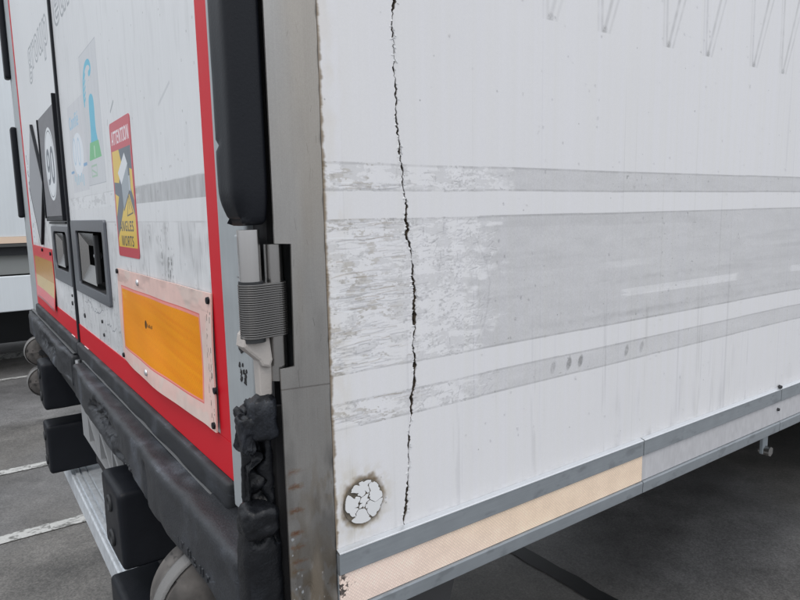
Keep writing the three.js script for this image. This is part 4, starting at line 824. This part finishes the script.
// ---- underside
{
  for (const z of [-0.85, -1.75]) add(T, 'chassis_beam', box(0.242, 13.0, 0.80, 1.06, z - 0.06, z + 0.06), darkSteel);
  for (let i = 0; i < 9; i++) add(T, 'cross_member', box(0.9 + i * 1.3, 0.98 + i * 1.3, 0.985, 1.07, -2.5, -0.30), darkSteel);
  // small lashing bracket with a bolt, hanging from the rail
  const br = group(T, 'lashing_bracket', 1.135, 1.06, -0.03); br.userData.label = 'small galvanised bracket with a bolt under the side rail';
  add(br, 'bracket_plate', joined([rbox(-0.010, 0.012, -0.062, 0.0, -0.004, 0.004, 0.002), rbox(-0.012, 0.014, -0.004, 0.0, -0.015, 0.015, 0.001)]), dullAlu);
  add(br, 'bracket_bolt', cyl(0.011, 0.011, 0.022, 'z', 0.002, -0.055, 0.004, 6), bareSteel);
  add(T, 'floor_bracket', metreUV(extr([[0.20, 1.058], [0.30, 1.058], [0.285, 0.98], [0.22, 0.78], [0.16, 0.78], [0.16, 1.058]], 0.01).translate(0.02, 0, -0.10)), mat({ color: new THREE.Color(0.05, 0.05, 0.052), roughness: 0.7 }));
  add(T, 'mud_flap', rbox(3.5, 3.515, 0.16, 1.05, -2.53, -1.95, 0.003), blackRubber);
  // wheels
  const tp = [[0.29, -0.19], [0.33, -0.195], [0.45, -0.19], [0.49, -0.17], [0.505, -0.13], [0.505, 0.13], [0.49, 0.17], [0.45, 0.19], [0.33, 0.195], [0.29, 0.19]];
  const tyreG = new THREE.LatheGeometry(tp.map((a) => new THREE.Vector2(a[0], a[1])), 48); tyreG.rotateX(Math.PI / 2);
  const rimG = new THREE.LatheGeometry([[0.0, 0.06], [0.13, 0.06], [0.15, 0.03], [0.24, 0.02], [0.27, 0.12], [0.29, 0.17], [0.29, -0.17], [0.22, -0.10], [0.0, -0.08]].map((a) => new THREE.Vector2(a[0], a[1])), 40); rimG.rotateX(Math.PI / 2);
  const tyreM = mat({ color: new THREE.Color(0.02, 0.02, 0.021), roughness: 0.8 });
  for (const x of [4.25, 5.56, 6.87]) {
    for (const s of [0, 1]) {
      const w = group(T, 'wheel', x, 0.505, s ? -2.30 : -0.30); if (s) w.rotation.y = Math.PI;
      add(w, 'tyre', tyreG, tyreM); add(w, 'rim', rimG, aluminium);
    }
    add(T, 'axle', cyl(0.07, 0.07, 2.0, 'z', x, 0.505, -1.3, 20), darkSteel);
    for (const z of [-0.85, -1.75]) add(T, 'axle_mount', box(x - 0.08, x + 0.08, 0.50, 0.80, z - 0.05, z + 0.05), darkSteel);
  }
  for (const z of [-0.6, -2.0]) add(T, 'landing_leg', joined([box(10.9, 11.05, 0.02, 1.07, z - 0.07, z + 0.07), box(10.82, 11.13, 0, 0.02, z - 0.15, z + 0.15)]), darkSteel);
}

// ================================================================ the neighbouring trailer, across the bay
{
  const N = group(scene, 'parked_trailer', -6.0, 0, -6.6); // local: x along, z = 0 is the near side, depth towards -z
  tag(N, 'white trailer parked beyond the left corner, with an orange strip and a white skirt', 'trailer');
  const L = 13.6;
  const wt = colourTex(canvasOf(512, 512, (u, v) => { const k = 1 + (fbm(u * 8, v * 8, 4) - 0.5) * 0.05 + (n2(u * 300, v * 4) - 0.5) * 0.02; return [216 * k, 222 * k, 226 * k]; })[0], [1 / 3, 1 / 3]);
  const wm = mat({ map: wt, roughness: 0.5 });
  add(N, 'side_wall', box(0, L, 1.386, 4.0, -0.06, 0), wm);
  add(N, 'far_wall', box(0, L, 1.31, 4.0, -2.55, -2.49), wm);
  add(N, 'end_wall', box(0, 0.06, 1.31, 4.0, -2.489, -0.061), wm); add(N, 'end_wall', box(L - 0.06, L, 1.31, 4.0, -2.489, -0.061), wm);
  add(N, 'roof', box(0, L, 4.002, 4.05, -2.55, 0), wm);
  add(N, 'floor', box(0.061, L - 0.061, 1.2, 1.386, -2.489, -0.061), darkSteel);
  add(N, 'orange_strip', box(0, L, 1.322, 1.3845, -0.06, 0.008), mat({ color: new THREE.Color(0.80, 0.62, 0.48), roughness: 0.6 }), 'pale orange strip along the foot of the wall');
  add(N, 'bottom_rail', box(0, L, 1.288, 1.320, -0.06, 0.004), mat({ color: new THREE.Color(0.07, 0.072, 0.07), roughness: 0.6 }));
  add(N, 'chassis_panel', box(0.2, L - 0.2, 1.012, 1.2875, -0.16, -0.12), mat({ color: new THREE.Color(0.30, 0.31, 0.30), roughness: 0.7 }));
  add(N, 'side_skirt', rbox(2.2, L - 1.2, 0.655, 1.003, -0.05, 0.0, 0.01), wm);
  add(N, 'added_shade_box', box(1.0, L - 1.0, 0.10, 1.19, -2.3, -1.55), darkSteel);  // added box, unseen: darkens the ground below and closes the view through
  add(N, 'added_far_skirt', box(0.3, L - 0.3, 0.12, 1.2, -2.49, -2.45), darkSteel);  // added dark screen, unseen: keeps light from the far side out
  const tp = [[0.29, -0.17], [0.45, -0.17], [0.5, -0.13], [0.5, 0.13], [0.45, 0.17], [0.29, 0.17], [0.1, 0.05], [0.0, 0.05]];
  const tg = new THREE.LatheGeometry(tp.map((a) => new THREE.Vector2(a[0], a[1])), 40); tg.rotateX(Math.PI / 2);
  for (const x of [8.6, 9.9, 11.2]) for (const z of [-0.3, -2.2]) { const w = add(N, 'wheel', tg, blackRubber); w.position.set(x, 0.5, z); add(N, 'wheel_mount', box(x - 0.1, x + 0.1, 0.4, 1.2, z - 0.25, z - 0.18), darkSteel); }
  for (const z of [-0.6, -1.95]) add(N, 'landing_leg', joined([box(2.6, 2.75, 0.02, 1.2, z - 0.07, z + 0.07), box(2.5, 2.85, 0, 0.02, z - 0.15, z + 0.15)]), darkSteel);
}

scene.traverse((o) => { if (o.isMesh) { o.castShadow = true; o.receiveShadow = true; } });
renderer.render(scene, camera);
